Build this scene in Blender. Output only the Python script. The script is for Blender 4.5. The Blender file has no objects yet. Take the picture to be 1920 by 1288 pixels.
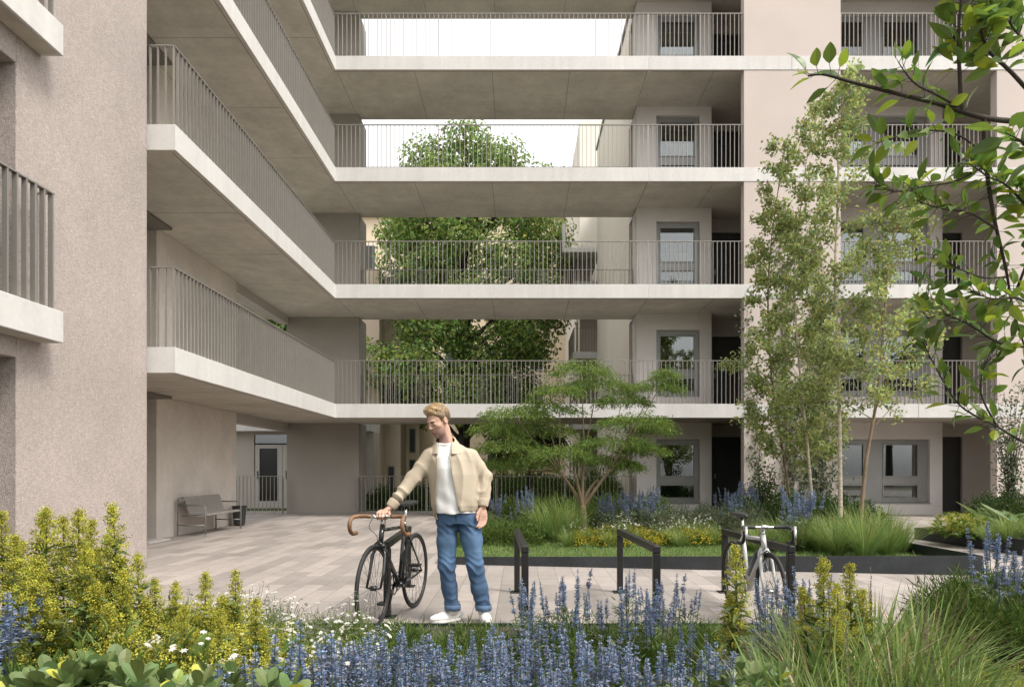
import bpy, math, random
import numpy as np
from mathutils import Vector, Matrix
rad = math.radians
RNG = np.random.default_rng(7)
random.seed(7)
scene = bpy.context.scene
COL = scene.collection
F, VX, HY, EYE = 1280.0, 976.0, 880.0, 1.24      # lens in photo pixels, vanishing point, horizon, eye height
def at(px, py, d):
    return Vector(((px - VX) * d / F, d, EYE + (HY - py) * d / F))

# ------------------------------------------------------------------ objects
def tag(o, label=None, cat=None, group=None, kind=None):
    if label: o['label'] = label
    if cat: o['category'] = cat
    if group: o['group'] = group
    if kind: o['kind'] = kind
    return o
def thing(name, label, cat, loc=(0, 0, 0), rz=0.0, group=None):
    o = bpy.data.objects.new(name, None); COL.objects.link(o)
    o.location = loc; o.rotation_euler = (0, 0, rz); o.empty_display_size = .2
    return tag(o, label, cat, group)
def children(o):
    return [c for c in bpy.data.objects if c.parent == o]
KIDS = {}
def copy_tree(root, loc, rz=0.0, sc=1.0, label=None, group=None):
    r = root.copy(); COL.objects.link(r)
    r.location = loc; r.rotation_euler = (0, 0, rz); r.scale = (sc, sc, sc)
    if label: r['label'] = label
    if group: r['group'] = group
    for c in KIDS.get(root.name, []):
        k = c.copy(); COL.objects.link(k); k.parent = r
        for g in KIDS.get(c.name, []):
            m = g.copy(); COL.objects.link(m); m.parent = k
    return r

class MB:
    """collects vertices and faces of one mesh"""
    def __init__(s):
        s.V, s.Q, s.T, s.QM, s.TM, s.C, s.n = [], [], [], [], [], [], 0
    def add(s, V, Q=None, T=None, m=0, c=(1, 1, 1)):
        V = np.asarray(V, float).reshape(-1, 3)
        s.V.append(V)
        c = np.asarray(c, float)
        s.C.append(np.broadcast_to(c, (len(V), 3)) if c.ndim == 1 else c)
        if Q is not None and len(Q):
            Q = np.asarray(Q, int).reshape(-1, 4); s.Q.append(Q + s.n); s.QM.append(np.full(len(Q), m))
        if T is not None and len(T):
            T = np.asarray(T, int).reshape(-1, 3); s.T.append(T + s.n); s.TM.append(np.full(len(T), m))
        s.n += len(V)
    def box(s, x0, x1, y0, y1, z0, z1, m=0, c=(1, 1, 1)):
        V = [(x, y, z) for z in (z0, z1) for y in (y0, y1) for x in (x0, x1)]
        s.add(V, [(0, 2, 3, 1), (4, 5, 7, 6), (0, 1, 5, 4), (2, 6, 7, 3), (0, 4, 6, 2), (1, 3, 7, 5)], m=m, c=c)
    def prism(s, pts, z0, z1, m=0, mbot=None, mtop=None):
        n = len(pts)
        V = [(x, y, z0) for x, y in pts] + [(x, y, z1) for x, y in pts]
        s.add(V, [(i, (i + 1) % n, n + (i + 1) % n, n + i) for i in range(n)], m=m)
        s.ngons = getattr(s, 'ngons', [])
        b = s.n - 2 * n
        s.ngons.append(([b + i for i in range(n - 1, -1, -1)], m if mbot is None else mbot))
        s.ngons.append(([b + n + i for i in range(n)], m if mtop is None else mtop))
    def tube(s, P, R, n=8, m=0, c=(1, 1, 1), caps=True, flat=None):
        P = np.asarray(P, float); k = len(P)
        R = np.broadcast_to(np.asarray(R, float), (k,))
        T = np.gradient(P, axis=0); T /= np.linalg.norm(T, axis=1, keepdims=True) + 1e-12
        u = np.cross(T[0], (0, 0, 1.0))
        if np.linalg.norm(u) < 1e-3: u = np.cross(T[0], (0, 1.0, 0))
        a = np.linspace(0, 2 * math.pi, n, endpoint=False)
        V = np.zeros((k, n, 3))
        for i in range(k):
            u = u - T[i] * np.dot(u, T[i]); u /= np.linalg.norm(u) + 1e-12
            w = np.cross(T[i], u)
            f = 1.0 if flat is None else flat
            V[i] = P[i] + R[i] * (np.cos(a)[:, None] * u + f * np.sin(a)[:, None] * w)
        i, j = np.meshgrid(np.arange(k - 1), np.arange(n), indexing='ij')
        j2 = (j + 1) % n
        Q = np.stack([i * n + j, i * n + j2, (i + 1) * n + j2, (i + 1) * n + j], -1).reshape(-1, 4)
        V = V.reshape(-1, 3)
        if caps:
            V = np.vstack([V, P[0], P[-1]])
            b = k * n
            T2 = [(b, (j + 1) % n, j) for j in range(n)] + [(b + 1, (k - 1) * n + j, (k - 1) * n + (j + 1) % n) for j in range(n)]
            s.add(V, Q, T2, m=m, c=c)
        else:
            s.add(V, Q, m=m, c=c)
    def torus(s, c0, axis, R, r, n=48, k=8, m=0, sq=1.0):
        axis = Vector(axis).normalized(); u = axis.orthogonal().normalized(); w = axis.cross(u)
        a = np.linspace(0, 2 * math.pi, n, endpoint=False); b = np.linspace(0, 2 * math.pi, k, endpoint=False)
        rd = np.cos(a)[:, None] * np.array(u) + np.sin(a)[:, None] * np.array(w)
        V = np.array(c0) + (R + r * np.cos(b))[None, :, None] * rd[:, None, :] + sq * r * np.sin(b)[None, :, None] * np.array(axis)
        i, j = np.meshgrid(np.arange(n), np.arange(k), indexing='ij')
        Q = np.stack([i * k + j, i * k + (j + 1) % k, ((i + 1) % n) * k + (j + 1) % k, ((i + 1) % n) * k + j], -1).reshape(-1, 4)
        s.add(V.reshape(-1, 3), Q, m=m)
    def mesh(s, name, mats, off=(0, 0, 0), smooth=False):
        me = bpy.data.meshes.new(name)
        V = (np.vstack(s.V) - np.asarray(off, float)).astype(np.float32)
        Q = np.vstack(s.Q) if s.Q else np.zeros((0, 4), int); T = np.vstack(s.T) if s.T else np.zeros((0, 3), int)
        ng = getattr(s, 'ngons', [])
        loops = np.concatenate([Q.ravel(), T.ravel()] + [np.array(f, int) for f, _ in ng]).astype(np.int32)
        tot = np.concatenate([np.full(len(Q), 4), np.full(len(T), 3)] + [np.array([len(f)]) for f, _ in ng]).astype(np.int32)
        mi = np.concatenate(s.QM + s.TM + [np.array([m]) for _, m in ng]).astype(np.int32)
        st = np.concatenate([[0], np.cumsum(tot)[:-1]]).astype(np.int32)
        me.vertices.add(len(V)); me.vertices.foreach_set('co', V.ravel())
        me.loops.add(len(loops)); me.loops.foreach_set('vertex_index', loops)
        me.polygons.add(len(tot)); me.polygons.foreach_set('loop_start', st); me.polygons.foreach_set('loop_total', tot)
        me.polygons.foreach_set('material_index', mi)
        me.polygons.foreach_set('use_smooth', np.full(len(tot), bool(smooth)))
        ca = me.color_attributes.new('Col', 'FLOAT_COLOR', 'POINT')
        C = np.ones((len(V), 4), np.float32); C[:, :3] = np.vstack(s.C); ca.data.foreach_set('color', C.ravel())
        for mt in (mats if isinstance(mats, (list, tuple)) else [mats]): me.materials.append(mt)
        me.update(calc_edges=True); me.validate()
        return me
    def build(s, name, mats, parent=None, smooth=False, local=False, bevel=0.0, seg=1):
        off = (0, 0, 0)
        if parent is not None and not local:
            off = world_loc(parent)
        o = bpy.data.objects.new(name, s.mesh(name, mats, off, smooth)); COL.objects.link(o)
        if parent is not None:
            o.parent = parent; KIDS.setdefault(parent.name, []).append(o)
        if bevel:
            b = o.modifiers.new('edge', 'BEVEL'); b.width = bevel; b.segments = seg; b.limit_method = 'ANGLE'; b.angle_limit = rad(40)
        return o
def world_loc(o):
    l = np.zeros(3)
    while o is not None:
        l = l + np.array(o.location); o = o.parent
    return l

# ------------------------------------------------------------------ materials
def mat(name, col, rough=.6, noise=(), bump=(), metal=0.0, spec=.5, vcol=False, transl=0.0, coat=0.0, coord='Object', hue=0.0):
    m = bpy.data.materials.new(name); m.use_nodes = True
    N, L = m.node_tree.nodes, m.node_tree.links; N.clear()
    out = N.new('ShaderNodeOutputMaterial'); b = N.new('ShaderNodeBsdfPrincipled')
    b.inputs['Roughness'].default_value = rough; b.inputs['Metallic'].default_value = metal
    b.inputs['Specular IOR Level'].default_value = spec; b.inputs['Coat Weight'].default_value = coat
    tc = N.new('ShaderNodeTexCoord')
    rgb = N.new('ShaderNodeRGB'); rgb.outputs[0].default_value = (*col, 1)
    cur = rgb.outputs[0]
    if vcol:
        at_ = N.new('ShaderNodeAttribute'); at_.attribute_name = 'Col'
        mx = N.new('ShaderNodeMixRGB'); mx.blend_type = 'MULTIPLY'; mx.inputs[0].default_value = 1
        L.new(cur, mx.inputs[1]); L.new(at_.outputs['Color'], mx.inputs[2]); cur = mx.outputs[0]
    for (sc, amt, det, *st) in noise:
        n = N.new('ShaderNodeTexNoise'); n.inputs['Scale'].default_value = sc; n.inputs['Detail'].default_value = det
        v = tc.outputs[coord]
        if st:
            mp = N.new('ShaderNodeMapping'); mp.inputs['Scale'].default_value = st[0]
            if len(st) > 1: mp.inputs['Rotation'].default_value = st[1]
            L.new(v, mp.inputs[0]); v = mp.outputs[0]
        L.new(v, n.inputs['Vector'])
        mr = N.new('ShaderNodeMapRange'); mr.inputs[1].default_value = .28; mr.inputs[2].default_value = .72
        mr.inputs[3].default_value = 1 - amt; mr.inputs[4].default_value = 1 + amt
        L.new(n.outputs[0], mr.inputs[0])
        mx = N.new('ShaderNodeVectorMath'); mx.operation = 'SCALE'
        L.new(cur, mx.inputs[0]); L.new(mr.outputs[0], mx.inputs['Scale']); cur = mx.outputs[0]
    L.new(cur, b.inputs['Base Color'])
    prev = None
    for (sc, st, det, *ex) in bump:
        n = N.new('ShaderNodeTexNoise'); n.inputs['Scale'].default_value = sc; n.inputs['Detail'].default_value = det
        v = tc.outputs[coord]
        if ex:
            mp = N.new('ShaderNodeMapping'); mp.inputs['Scale'].default_value = ex[0]
            L.new(v, mp.inputs[0]); v = mp.outputs[0]
        L.new(v, n.inputs['Vector'])
        bp = N.new('ShaderNodeBump'); bp.inputs['Strength'].default_value = st; bp.inputs['Distance'].default_value = .01
        L.new(n.outputs[0], bp.inputs['Height'])
        if prev: L.new(prev, bp.inputs['Normal'])
        prev = bp.outputs[0]
    if prev: L.new(prev, b.inputs['Normal'])
    sh = b.outputs[0]
    if transl:
        t = N.new('ShaderNodeBsdfTranslucent'); L.new(cur, t.inputs[0])
        mxs = N.new('ShaderNodeMixShader'); mxs.inputs[0].default_value = transl
        L.new(sh, mxs.inputs[1]); L.new(t.outputs[0], mxs.inputs[2]); sh = mxs.outputs[0]
    L.new(sh, out.inputs[0])
    m['base'] = 1
    return m
def glass_mat(name, tint=(.8, .85, .85), through=.75):
    m = bpy.data.materials.new(name); m.use_nodes = True
    N, L = m.node_tree.nodes, m.node_tree.links; N.clear()
    out = N.new('ShaderNodeOutputMaterial'); t = N.new('ShaderNodeBsdfTransparent'); t.inputs[0].default_value = (*[c * through for c in tint], 1)
    g = N.new('ShaderNodeBsdfGlossy'); g.inputs['Roughness'].default_value = .015; g.inputs[0].default_value = (.9, .93, .93, 1)
    fr = N.new('ShaderNodeFresnel'); fr.inputs[0].default_value = 1.75
    ad = N.new('ShaderNodeMath'); ad.operation = 'MULTIPLY_ADD'; ad.inputs[1].default_value = 1.0; ad.inputs[2].default_value = .06
    mx = N.new('ShaderNodeMixShader'); L.new(fr.outputs[0], ad.inputs[0]); L.new(ad.outputs[0], mx.inputs[0])
    L.new(t.outputs[0], mx.inputs[1]); L.new(g.outputs[0], mx.inputs[2]); L.new(mx.outputs[0], out.inputs[0])
    return m
M = {}
M['stucco'] = mat('rough_render', (.405, .35, .322), .9, [(.7, .09, 5), (2.5, .05, 4), (85, .28, 3), (210, .36, 2), (70, .09, 2, (1, .2, 1), (rad(38), 0, 0)), (26, .10, 3), (12, .07, 5)],
                  [(95, .9, 4), (30, .25, 3)])
M['fine'] = mat('fine_render', (.53, .462, .422), .9, [(.9, .05, 4), (90, .06, 2)], [(120, .25, 3)])
M['pale'] = mat('pale_render', (.62, .585, .56), .9, [(1.3, .06, 4), (60, .07, 3)], [(110, .3, 3)])
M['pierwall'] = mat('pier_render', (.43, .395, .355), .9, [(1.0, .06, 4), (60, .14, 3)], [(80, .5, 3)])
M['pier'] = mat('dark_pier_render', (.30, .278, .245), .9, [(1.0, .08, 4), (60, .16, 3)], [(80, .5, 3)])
M['benchwall'] = mat('concrete_wall', (.63, .57, .515), .85, [(1.4, .10, 5), (9, .05, 4), (2.0, .05, 3, (1, 1, .1))], [(60, .15, 3)])
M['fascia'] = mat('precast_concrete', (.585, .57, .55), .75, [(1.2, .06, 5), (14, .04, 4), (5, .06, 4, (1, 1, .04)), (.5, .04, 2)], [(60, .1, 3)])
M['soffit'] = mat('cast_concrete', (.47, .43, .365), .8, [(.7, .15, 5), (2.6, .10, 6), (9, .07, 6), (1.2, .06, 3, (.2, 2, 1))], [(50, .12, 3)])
M['joint'] = mat('dark_joint', (.17, .155, .13), .9)
M['rail'] = mat('painted_railing_steel', (.29, .27, .245), .45, [(6, .05, 2)], metal=.35)
M['frame'] = mat('grey_aluminium', (.27, .27, .26), .45, [(4, .04, 2)], metal=.3)
M['dark_door'] = mat('dark_door_paint', (.035, .036, .033), .45, [(3, .1, 3)])
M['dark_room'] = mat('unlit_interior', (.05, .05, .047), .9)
M['blind'] = mat('roller_blind', (.62, .62, .60), .8, [(3, .04, 2)])
M['curtain'] = mat('curtain_cloth', (.30, .30, .29), .9, [(40, .2, 2, (1, 1, .02))])
M['glass'] = glass_mat('window_glass')
M['dark_glass'] = mat('dark_glass', (.012, .014, .013), .06, spec=.35)
M['cream'] = mat('cream_render', (.66, .55, .40), .9, [(.5, .06, 4), (20, .04, 3)])
M['tan'] = mat('tan_render', (.47, .385, .30), .9, [(.5, .06, 4), (20, .05, 3)])
M['soil'] = mat('soil', (.055, .045, .033), .95, [(14, .35, 4)], [(30, .8, 4)])
M['steel_edge'] = mat('dark_weathered_steel', (.038, .043, .046), .5, [(3, .25, 4), (25, .12, 3)], metal=.4)
M['black_steel'] = mat('black_coated_steel', (.022, .021, .020), .42, [(8, .15, 3)], metal=.2, bump=[(90, .06, 2)])

def paving_mat():
    m = bpy.data.materials.new('plank_paving'); m.use_nodes = True
    N, L = m.node_tree.nodes, m.node_tree.links
    b = N['Principled BSDF']; b.inputs['Roughness'].default_value = .72
    tc = N.new('ShaderNodeTexCoord'); sx = N.new('ShaderNodeSeparateXYZ'); cx = N.new('ShaderNodeCombineXYZ')
    L.new(tc.outputs['Object'], sx.inputs[0]); L.new(sx.outputs[1], cx.inputs[0]); L.new(sx.outputs[0], cx.inputs[1])
    br = N.new('ShaderNodeTexBrick'); br.offset = .37; br.offset_frequency = 2; br.squash = 1
    br.inputs['Color1'].default_value = (.36, .318, .292, 1); br.inputs['Color2'].default_value = (.225, .2, .182, 1)
    br.inputs['Mortar'].default_value = (.17, .15, .13, 1); br.inputs['Scale'].default_value = 1
    br.inputs['Mortar Size'].default_value = .0035; br.inputs['Mortar Smooth'].default_value = .1; br.inputs['Bias'].default_value = -.15
    br.inputs['Brick Width'].default_value = .92; br.inputs['Row Height'].default_value = .21
    L.new(cx.outputs[0], br.inputs[0])
    cur = br.outputs[0]
    for sc, a, d in ((1.1, .10, 4), (35, .09, 3), (6, .07, 4)):
        n = N.new('ShaderNodeTexNoise'); n.inputs['Scale'].default_value = sc; n.inputs['Detail'].default_value = d
        L.new(tc.outputs['Object'], n.inputs['Vector'])
        mr = N.new('ShaderNodeMapRange'); mr.inputs[1].default_value = .3; mr.inputs[2].default_value = .7
        mr.inputs[3].default_value = 1 - a; mr.inputs[4].default_value = 1 + a
        L.new(n.outputs[0], mr.inputs[0])
        v = N.new('ShaderNodeVectorMath'); v.operation = 'SCALE'; L.new(cur, v.inputs[0]); L.new(mr.outputs[0], v.inputs['Scale']); cur = v.outputs[0]
    L.new(cur, b.inputs['Base Color'])
    bp = N.new('ShaderNodeBump'); bp.inputs['Strength'].default_value = .25; bp.inputs['Distance'].default_value = .004; bp.invert = True
    L.new(br.outputs['Fac'], bp.inputs['Height']); L.new(bp.outputs[0], b.inputs['Normal'])
    return m
M['paving'] = paving_mat()

# ------------------------------------------------------------------ camera, sky, sun
cam = bpy.data.cameras.new('camera'); co = bpy.data.objects.new('camera', cam); COL.objects.link(co)
cam.lens = 24.0; cam.sensor_width = 36.0; cam.clip_start = .05; cam.clip_end = 600
co.location = (0, 0, EYE); co.rotation_euler = (rad(90), 0, 0)
cam.shift_x = -(VX - 960) / 1920; cam.shift_y = (HY - 644) / 1920
scene.camera = co
SUN_EL, SUN_AZ = 55.0, 124.0            # azimuth measured from +Y (view direction) clockwise: behind the camera, to its right
w = bpy.data.worlds.new('World'); scene.world = w; w.use_nodes = True
N, L = w.node_tree.nodes, w.node_tree.links
bg = N['Background']; sky = N.new('ShaderNodeTexSky'); sky.sky_type = 'NISHITA'; sky.sun_disc = False
sky.sun_elevation = rad(SUN_EL); sky.sun_rotation = rad(SUN_AZ); sky.air_density = 1.0; sky.dust_density = 6.0; sky.ozone_density = 1.0
hs = N.new('ShaderNodeHueSaturation'); hs.inputs['Saturation'].default_value = .13; hs.inputs['Value'].default_value = 1.0
L.new(sky.outputs[0], hs.inputs['Color'])
wm = N.new('ShaderNodeMixRGB'); wm.blend_type = 'MULTIPLY'; wm.inputs[0].default_value = 1; wm.inputs[2].default_value = (1.0, .985, .97, 1)
L.new(hs.outputs[0], wm.inputs[1]); gm = N.new('ShaderNodeGamma'); gm.inputs[1].default_value = .35          # cloud cover evens out the bright and dim sides of the sky
L.new(wm.outputs[0], gm.inputs[0]); L.new(gm.outputs[0], bg.inputs[0]); bg.inputs[1].default_value = .15
sl = bpy.data.lights.new('sun', 'SUN'); so = bpy.data.objects.new('sun', sl); COL.objects.link(so)
sl.energy = 0.45; sl.angle = rad(16); sl.color = (1.0, .93, .83)
a, e = rad(SUN_AZ), rad(SUN_EL)
so.rotation_euler = Vector((math.sin(a) * math.cos(e), math.cos(a) * math.cos(e), math.sin(e))).to_track_quat('Z', 'Y').to_euler()
vs = scene.view_settings; vs.view_transform = 'Standard'; vs.look = 'None'; vs.exposure = 2.86; vs.gamma = 1
scene.cycles.max_bounces = 7; scene.cycles.diffuse_bounces = 4; scene.cycles.transparent_max_bounces = 12
scene.cycles.glossy_bounces = 3; scene.cycles.use_denoising = True
scene.cycles.caustics_reflective = False; scene.cycles.caustics_refractive = False
# ------------------------------------------------------------------ ground
g = MB(); g.box(-300, 300, -40, 560, -.3, -.004)
tag(g.build('ground', mat('earth', (.16, .15, .10), .95, [(.3, .2, 4)])), kind='structure')
g = MB(); g.box(-11, 24, -3, 20.5, -.2, 0)
tag(g.build('paving', M['paving']), kind='structure')
g = MB(); g.box(-16, 22, 20.5, 41, -.1, .03)
tag(g.build('rear_lawn', mat('deep_green_grass', (.05, .085, .018), .95, [(1.2, .3, 4), (30, .3, 3)], [(40, .6, 3)])), kind='structure')  # deep green lawn, tone mottled at random
ZT = [2.88, 5.867, 8.787, 11.573, 14.45]; TH = .345
XE, XB = -4.63, 3.20                    # gallery edge, building corner
DF, DB, DN = 17.07, 19.52, 9.16         # bridge front, bridge back, near gallery end
ORD = ['lowest', 'second', 'third', 'fourth', 'uppermost']
def railing(mb, p0, p1, z, h=1.09, sp=.109, w=.011, dp=.036, ends=(True, True)):
    """flat upright bars under a flat top rail, from p0 to p1 (x, y), bars edge-on to the line"""
    p0, p1 = np.array(p0, float), np.array(p1, float); Lg = np.linalg.norm(p1 - p0); t = (p1 - p0) / Lg; n = np.array((-t[1], t[0]))
    k = max(1, int(round(Lg / sp)))
    def obox(c, ht, hn, z0, z1):
        V = [(*(c + a * t * ht + b * n * hn), zz) for zz in (z0, z1) for b in (-1, 1) for a in (-1, 1)]
        mb.add(V, [(0, 2, 3, 1), (4, 5, 7, 6), (0, 1, 5, 4), (2, 6, 7, 3), (0, 4, 6, 2), (1, 3, 7, 5)])
    for i in range(0 if ends[0] else 1, k + 1 if ends[1] else k):
        obox(p0 + t * Lg * i / k, w / 2 if i % 12 else w * .8, dp / 2, z, z + h - .012)
    return (p0 + p1) / 2, Lg / 2, n, t
def toprail(mb, p0, p1, z, h=1.09, w=.045):
    p0, p1 = np.array(p0, float), np.array(p1, float); t = (p1 - p0) / np.linalg.norm(p1 - p0); n = np.array((-t[1], t[0])) * w / 2
    V = [(*p, zz) for zz in (z + h - .0118, z + h + .003) for p in (p0 - n, p1 - n, p1 + n, p0 + n)]
    mb.add(V, [(3, 2, 1, 0), (4, 5, 6, 7), (0, 1, 5, 4), (1, 2, 6, 5), (2, 3, 7, 6), (3, 0, 4, 7)])
def rail_part(parent, segs, z, name='railing', **kw):
    a, b = MB(), MB()
    for i, (p0, p1) in enumerate(segs):
        railing(a, p0, p1, z, ends=(i == 0, True), **kw)
        toprail(b, p0, p1, z, h=kw.get('h', 1.09))
    r = a.build(name, M['rail'], parent)
    b.build('handrail', M['rail'], r)
    return r
# ---- walkways: gallery along the left block and bridge across to the right block, one per storey
def strip(mb, x0, x1, y0, y1, z, m): mb.box(x0, x1, y0, y1, z - .003, z + .002, m=m)
for k, zt in enumerate(ZT):
    zb = zt - TH
    lab = ('%s pale concrete walkway of the gallery and bridge, counted from the ground' % ORD[k]) if k < 4 else 'pale concrete roof slab covering the top walkway'
    wk = thing('access_walkway' if k < 4 else 'roof_slab', lab, 'walkway' if k < 4 else 'roof', (XE, DF, zb), group='stacked concrete walkways' if k < 4 else None)
    d = MB()
    d.prism([(-7.4, DN), (XE, DN), (XE, DF), (XB - .002, DF), (XB - .002, DB), (-7.4, DB)], zb, zt, m=0, mbot=1)
    strip(d, XE - .09, XE - .075, DN + .08, DF + .02, zb, 2)
    strip(d, XE - .075, XB, DF + .075, DF + .09, zb, 2)
    for i in range(5):                        # shuttering joints of the bridge soffit
        xj = -4.62 + i * 1.95
        strip(d, xj, xj + .012, DF + .095, DB - .02, zb, 2)
    for yj in (11.4, 13.6, 15.8): strip(d, -6.4, XE - .095, yj, yj + .008, zb, 2)
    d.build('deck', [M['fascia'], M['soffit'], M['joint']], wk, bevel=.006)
    if k < 4:
        rail_part(wk, [((-5.0, DN + .06), (XE - .055, DN + .06)), ((XE - .055, DN + .06), (XE - .055, DF + .055)), ((XE - .055, DF + .055), (XB - .01, DF + .055))], zt)
        rail_part(wk, [((-4.52, DB - .06), (XB - .01, DB - .06))], zt, h=1.06)
# ---- left block
lb = thing('apartment_block', 'left apartment block with rough beige rendered wall beside the galleries', 'apartment block', (-6, 9, 0), group='apartment blocks round the courtyard')
wb = MB(); Y0 = 1.0
XW = -5.0
# wall facing the court: solid from y 6.77 to 9.14, openings nearer the camera
wb.box(-5.9, XW, 6.77, 9.14, 0, 15.2)
for z0, z1 in ((2.35, 2.88), (5.27, 5.867), (8.2, 8.787), (11.0, 15.2)): wb.box(-5.9, XW, Y0, 6.768, z0, z1)
wb.build('rendered_wall', M['stucco'], lb, bevel=.008)
ib = MB()
ib.box(-9, -5.902, Y0, 9.1, 0, 15.2, m=0)
ib.build('inner_wall', M['pierwall'], lb)
for z0, z1 in ((.05, 2.35), (2.95, 5.27), (5.93, 8.2)):
    wf = MB(); wf.box(-5.24, -5.17, 6.69, 6.766, z0, z1); wf.box(-5.24, -5.17, 5.0, 5.08, z0, z1); wf.box(-5.24, -5.17, 5.08, 6.69, z1 - .08, z1 - .002); wf.box(-5.24, -5.17, 5.08, 6.69, z0, z0 + .08)
    wf = wf.build('window', M['frame'], lb)
    p = MB(); p.box(-5.21, -5.2, 5.08, 6.69, z0 + .08, z1 - .08); p.build('pane', M['glass'], wf)
nb = [(2.88, .325), (5.867, .325), (8.787, .325)]
for zt, th in nb:
    s = MB(); s.box(XW + .001, -4.765, 2.2, 7.12, zt - th, zt, m=0)
    s.ngons = []
    bl = s.build('balcony_slab', M['fascia'], lb, bevel=.006)
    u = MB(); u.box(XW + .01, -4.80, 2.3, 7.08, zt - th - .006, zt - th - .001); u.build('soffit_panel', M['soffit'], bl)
    rr = MB(); railing(rr, (-4.83, 2.3), (-4.83, 7.02), zt, h=1.2, sp=.125, w=.02, dp=.05); railing(rr, (-4.83, 7.02), (-4.99, 7.02), zt, h=1.2, sp=.125, w=.02, dp=.05, ends=(False, True))
    r = rr.build('balcony_railing', M['rail'], lb)
    tr = MB(); toprail(tr, (-4.83, 2.3), (-4.83, 7.045), zt, h=1.2, w=.055); toprail(tr, (-4.853, 7.02), (-4.995, 7.02), zt, h=1.2); tr.build('handrail', M['rail'], r)
# wall along the gallery (the bench stands before it), per storey; dark door and lintel at its near end
for k in range(5):
    z0 = 0 if k == 0 else ZT[k - 1]; z1 = ZT[k] - TH
    b = MB(); b.box(-6.75, -6.45, 12.1, 15.5, z0, z1 - .002); b.build('gallery_wall', M['benchwall'], lb, bevel=.005)
    b = MB(); b.box(-6.95, -6.752, 12.2, 15.4, z0, z1 - .002); b.box(-7.38, -7.1, DN + .05, 12.3, z0, z1 - .002); b.build('inner_wall', M['pierwall'], lb)
    b = MB(); b.box(-7.1, -6.752, 12.12, 12.18, z0, z1 - .26); b.build('door', M['dark_door'], lb)
    b = MB(); b.box(-7.09, -6.17, DN + .1, 12.098, z1 - .05, z1 - .002); b.build('recess_panel', M['joint'], lb)
    b = MB(); b.box(-6.75, -6.5, 15.502, DB - .4, z1 - .22, z1 - .002); b.build('beam', M['pierwall'], lb)
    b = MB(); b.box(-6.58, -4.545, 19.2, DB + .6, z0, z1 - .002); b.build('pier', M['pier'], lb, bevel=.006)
# doorstep slab in front of the gallery wall's near end
b = MB(); b.box(-6.95, -6.2, 11.4, 12.098, 0, .02); b.build('doorstep', M['fascia'], lb)
# ---- rear entrance behind the left opening
re_ = thing('entrance_pavilion', 'low rear entrance with glazed double doors behind the fence', 'entrance', (-8, 21.4, 0))
b = MB(); b.box(-12, -8.35, 21.4, 22.2, 0, 2.42); b.box(-6.62, -4.6, 21.4, 22.2, 0, 2.42); b.box(-8.35, -6.62, 21.4, 22.2, 2.33, 2.42); b.build('wall', M['pierwall'], re_)
b = MB(); b.box(-12, -4.6, 20.9, 22.3, 2.42, 3.0); b.build('canopy', M['fascia'], re_)
for i in range(2):
    x0 = -8.33 + i * .86
    b = MB(); b.box(x0, x0 + .14, 21.42, 21.5, 0, 2.02); b.box(x0 + .70, x0 + .85, 21.42, 21.5, 0, 2.02); b.box(x0 + .14, x0 + .70, 21.42, 21.5, 1.9, 2.02); b.box(x0 + .14, x0 + .70, 21.42, 21.5, 0, .25)
    dr = b.build('door', mat('pale_door_metal', (.42, .40, .36), .5), re_)
    b = MB(); b.box(x0 + .14, x0 + .70, 21.45, 21.46, .25, 1.9); b.build('pane', M['dark_glass'], dr)
    b = MB(); b.box(x0 + .06 + i * .68 - i * .64, x0 + .09 + i * .04, 21.36, 21.418, .95, 1.2); b.build('handle', M['frame'], dr)
b = MB(); b.box(-8.33, -6.62, 21.44, 21.46, 2.06, 2.33); b.build('transom_pane', M['glass'], re_)
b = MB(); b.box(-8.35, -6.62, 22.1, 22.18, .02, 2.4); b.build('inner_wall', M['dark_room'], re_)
# ---- low garden fences behind
def fence(x0, x1, y, label, gate=None):
    t = thing('garden_fence', label, 'fence', ((x0 + x1) / 2, y, 0), group='grey bar fences at the back of the court')
    a, b, c = MB(), MB(), MB()
    railing(a, (x0, y), (x1, y), .06, h=.99, sp=.112, w=.012, dp=.03)
    toprail(b, (x0, y), (x1, y), .06, h=1.0); b.box(x0, x1, y - .015, y + .015, .04, .058)
    for x in np.arange(x0, x1 + .1, (x1 - x0) / max(1, round((x1 - x0) / 2))):
        c = MB(); c.box(x - .02, x + .02, y + .02, y + .06, 0, 1.0); c.build('post', M['rail'], t)
    a.build('bars', M['rail'], t); b.build('rails', M['rail'], t)
fence(-7.9, -6.6, 18.9, 'grey bar fence in front of the glazed rear doors')
fence(-4.53, 3.15, 19.0, 'long grey bar fence under the bridge, closing the planted court')
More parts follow.
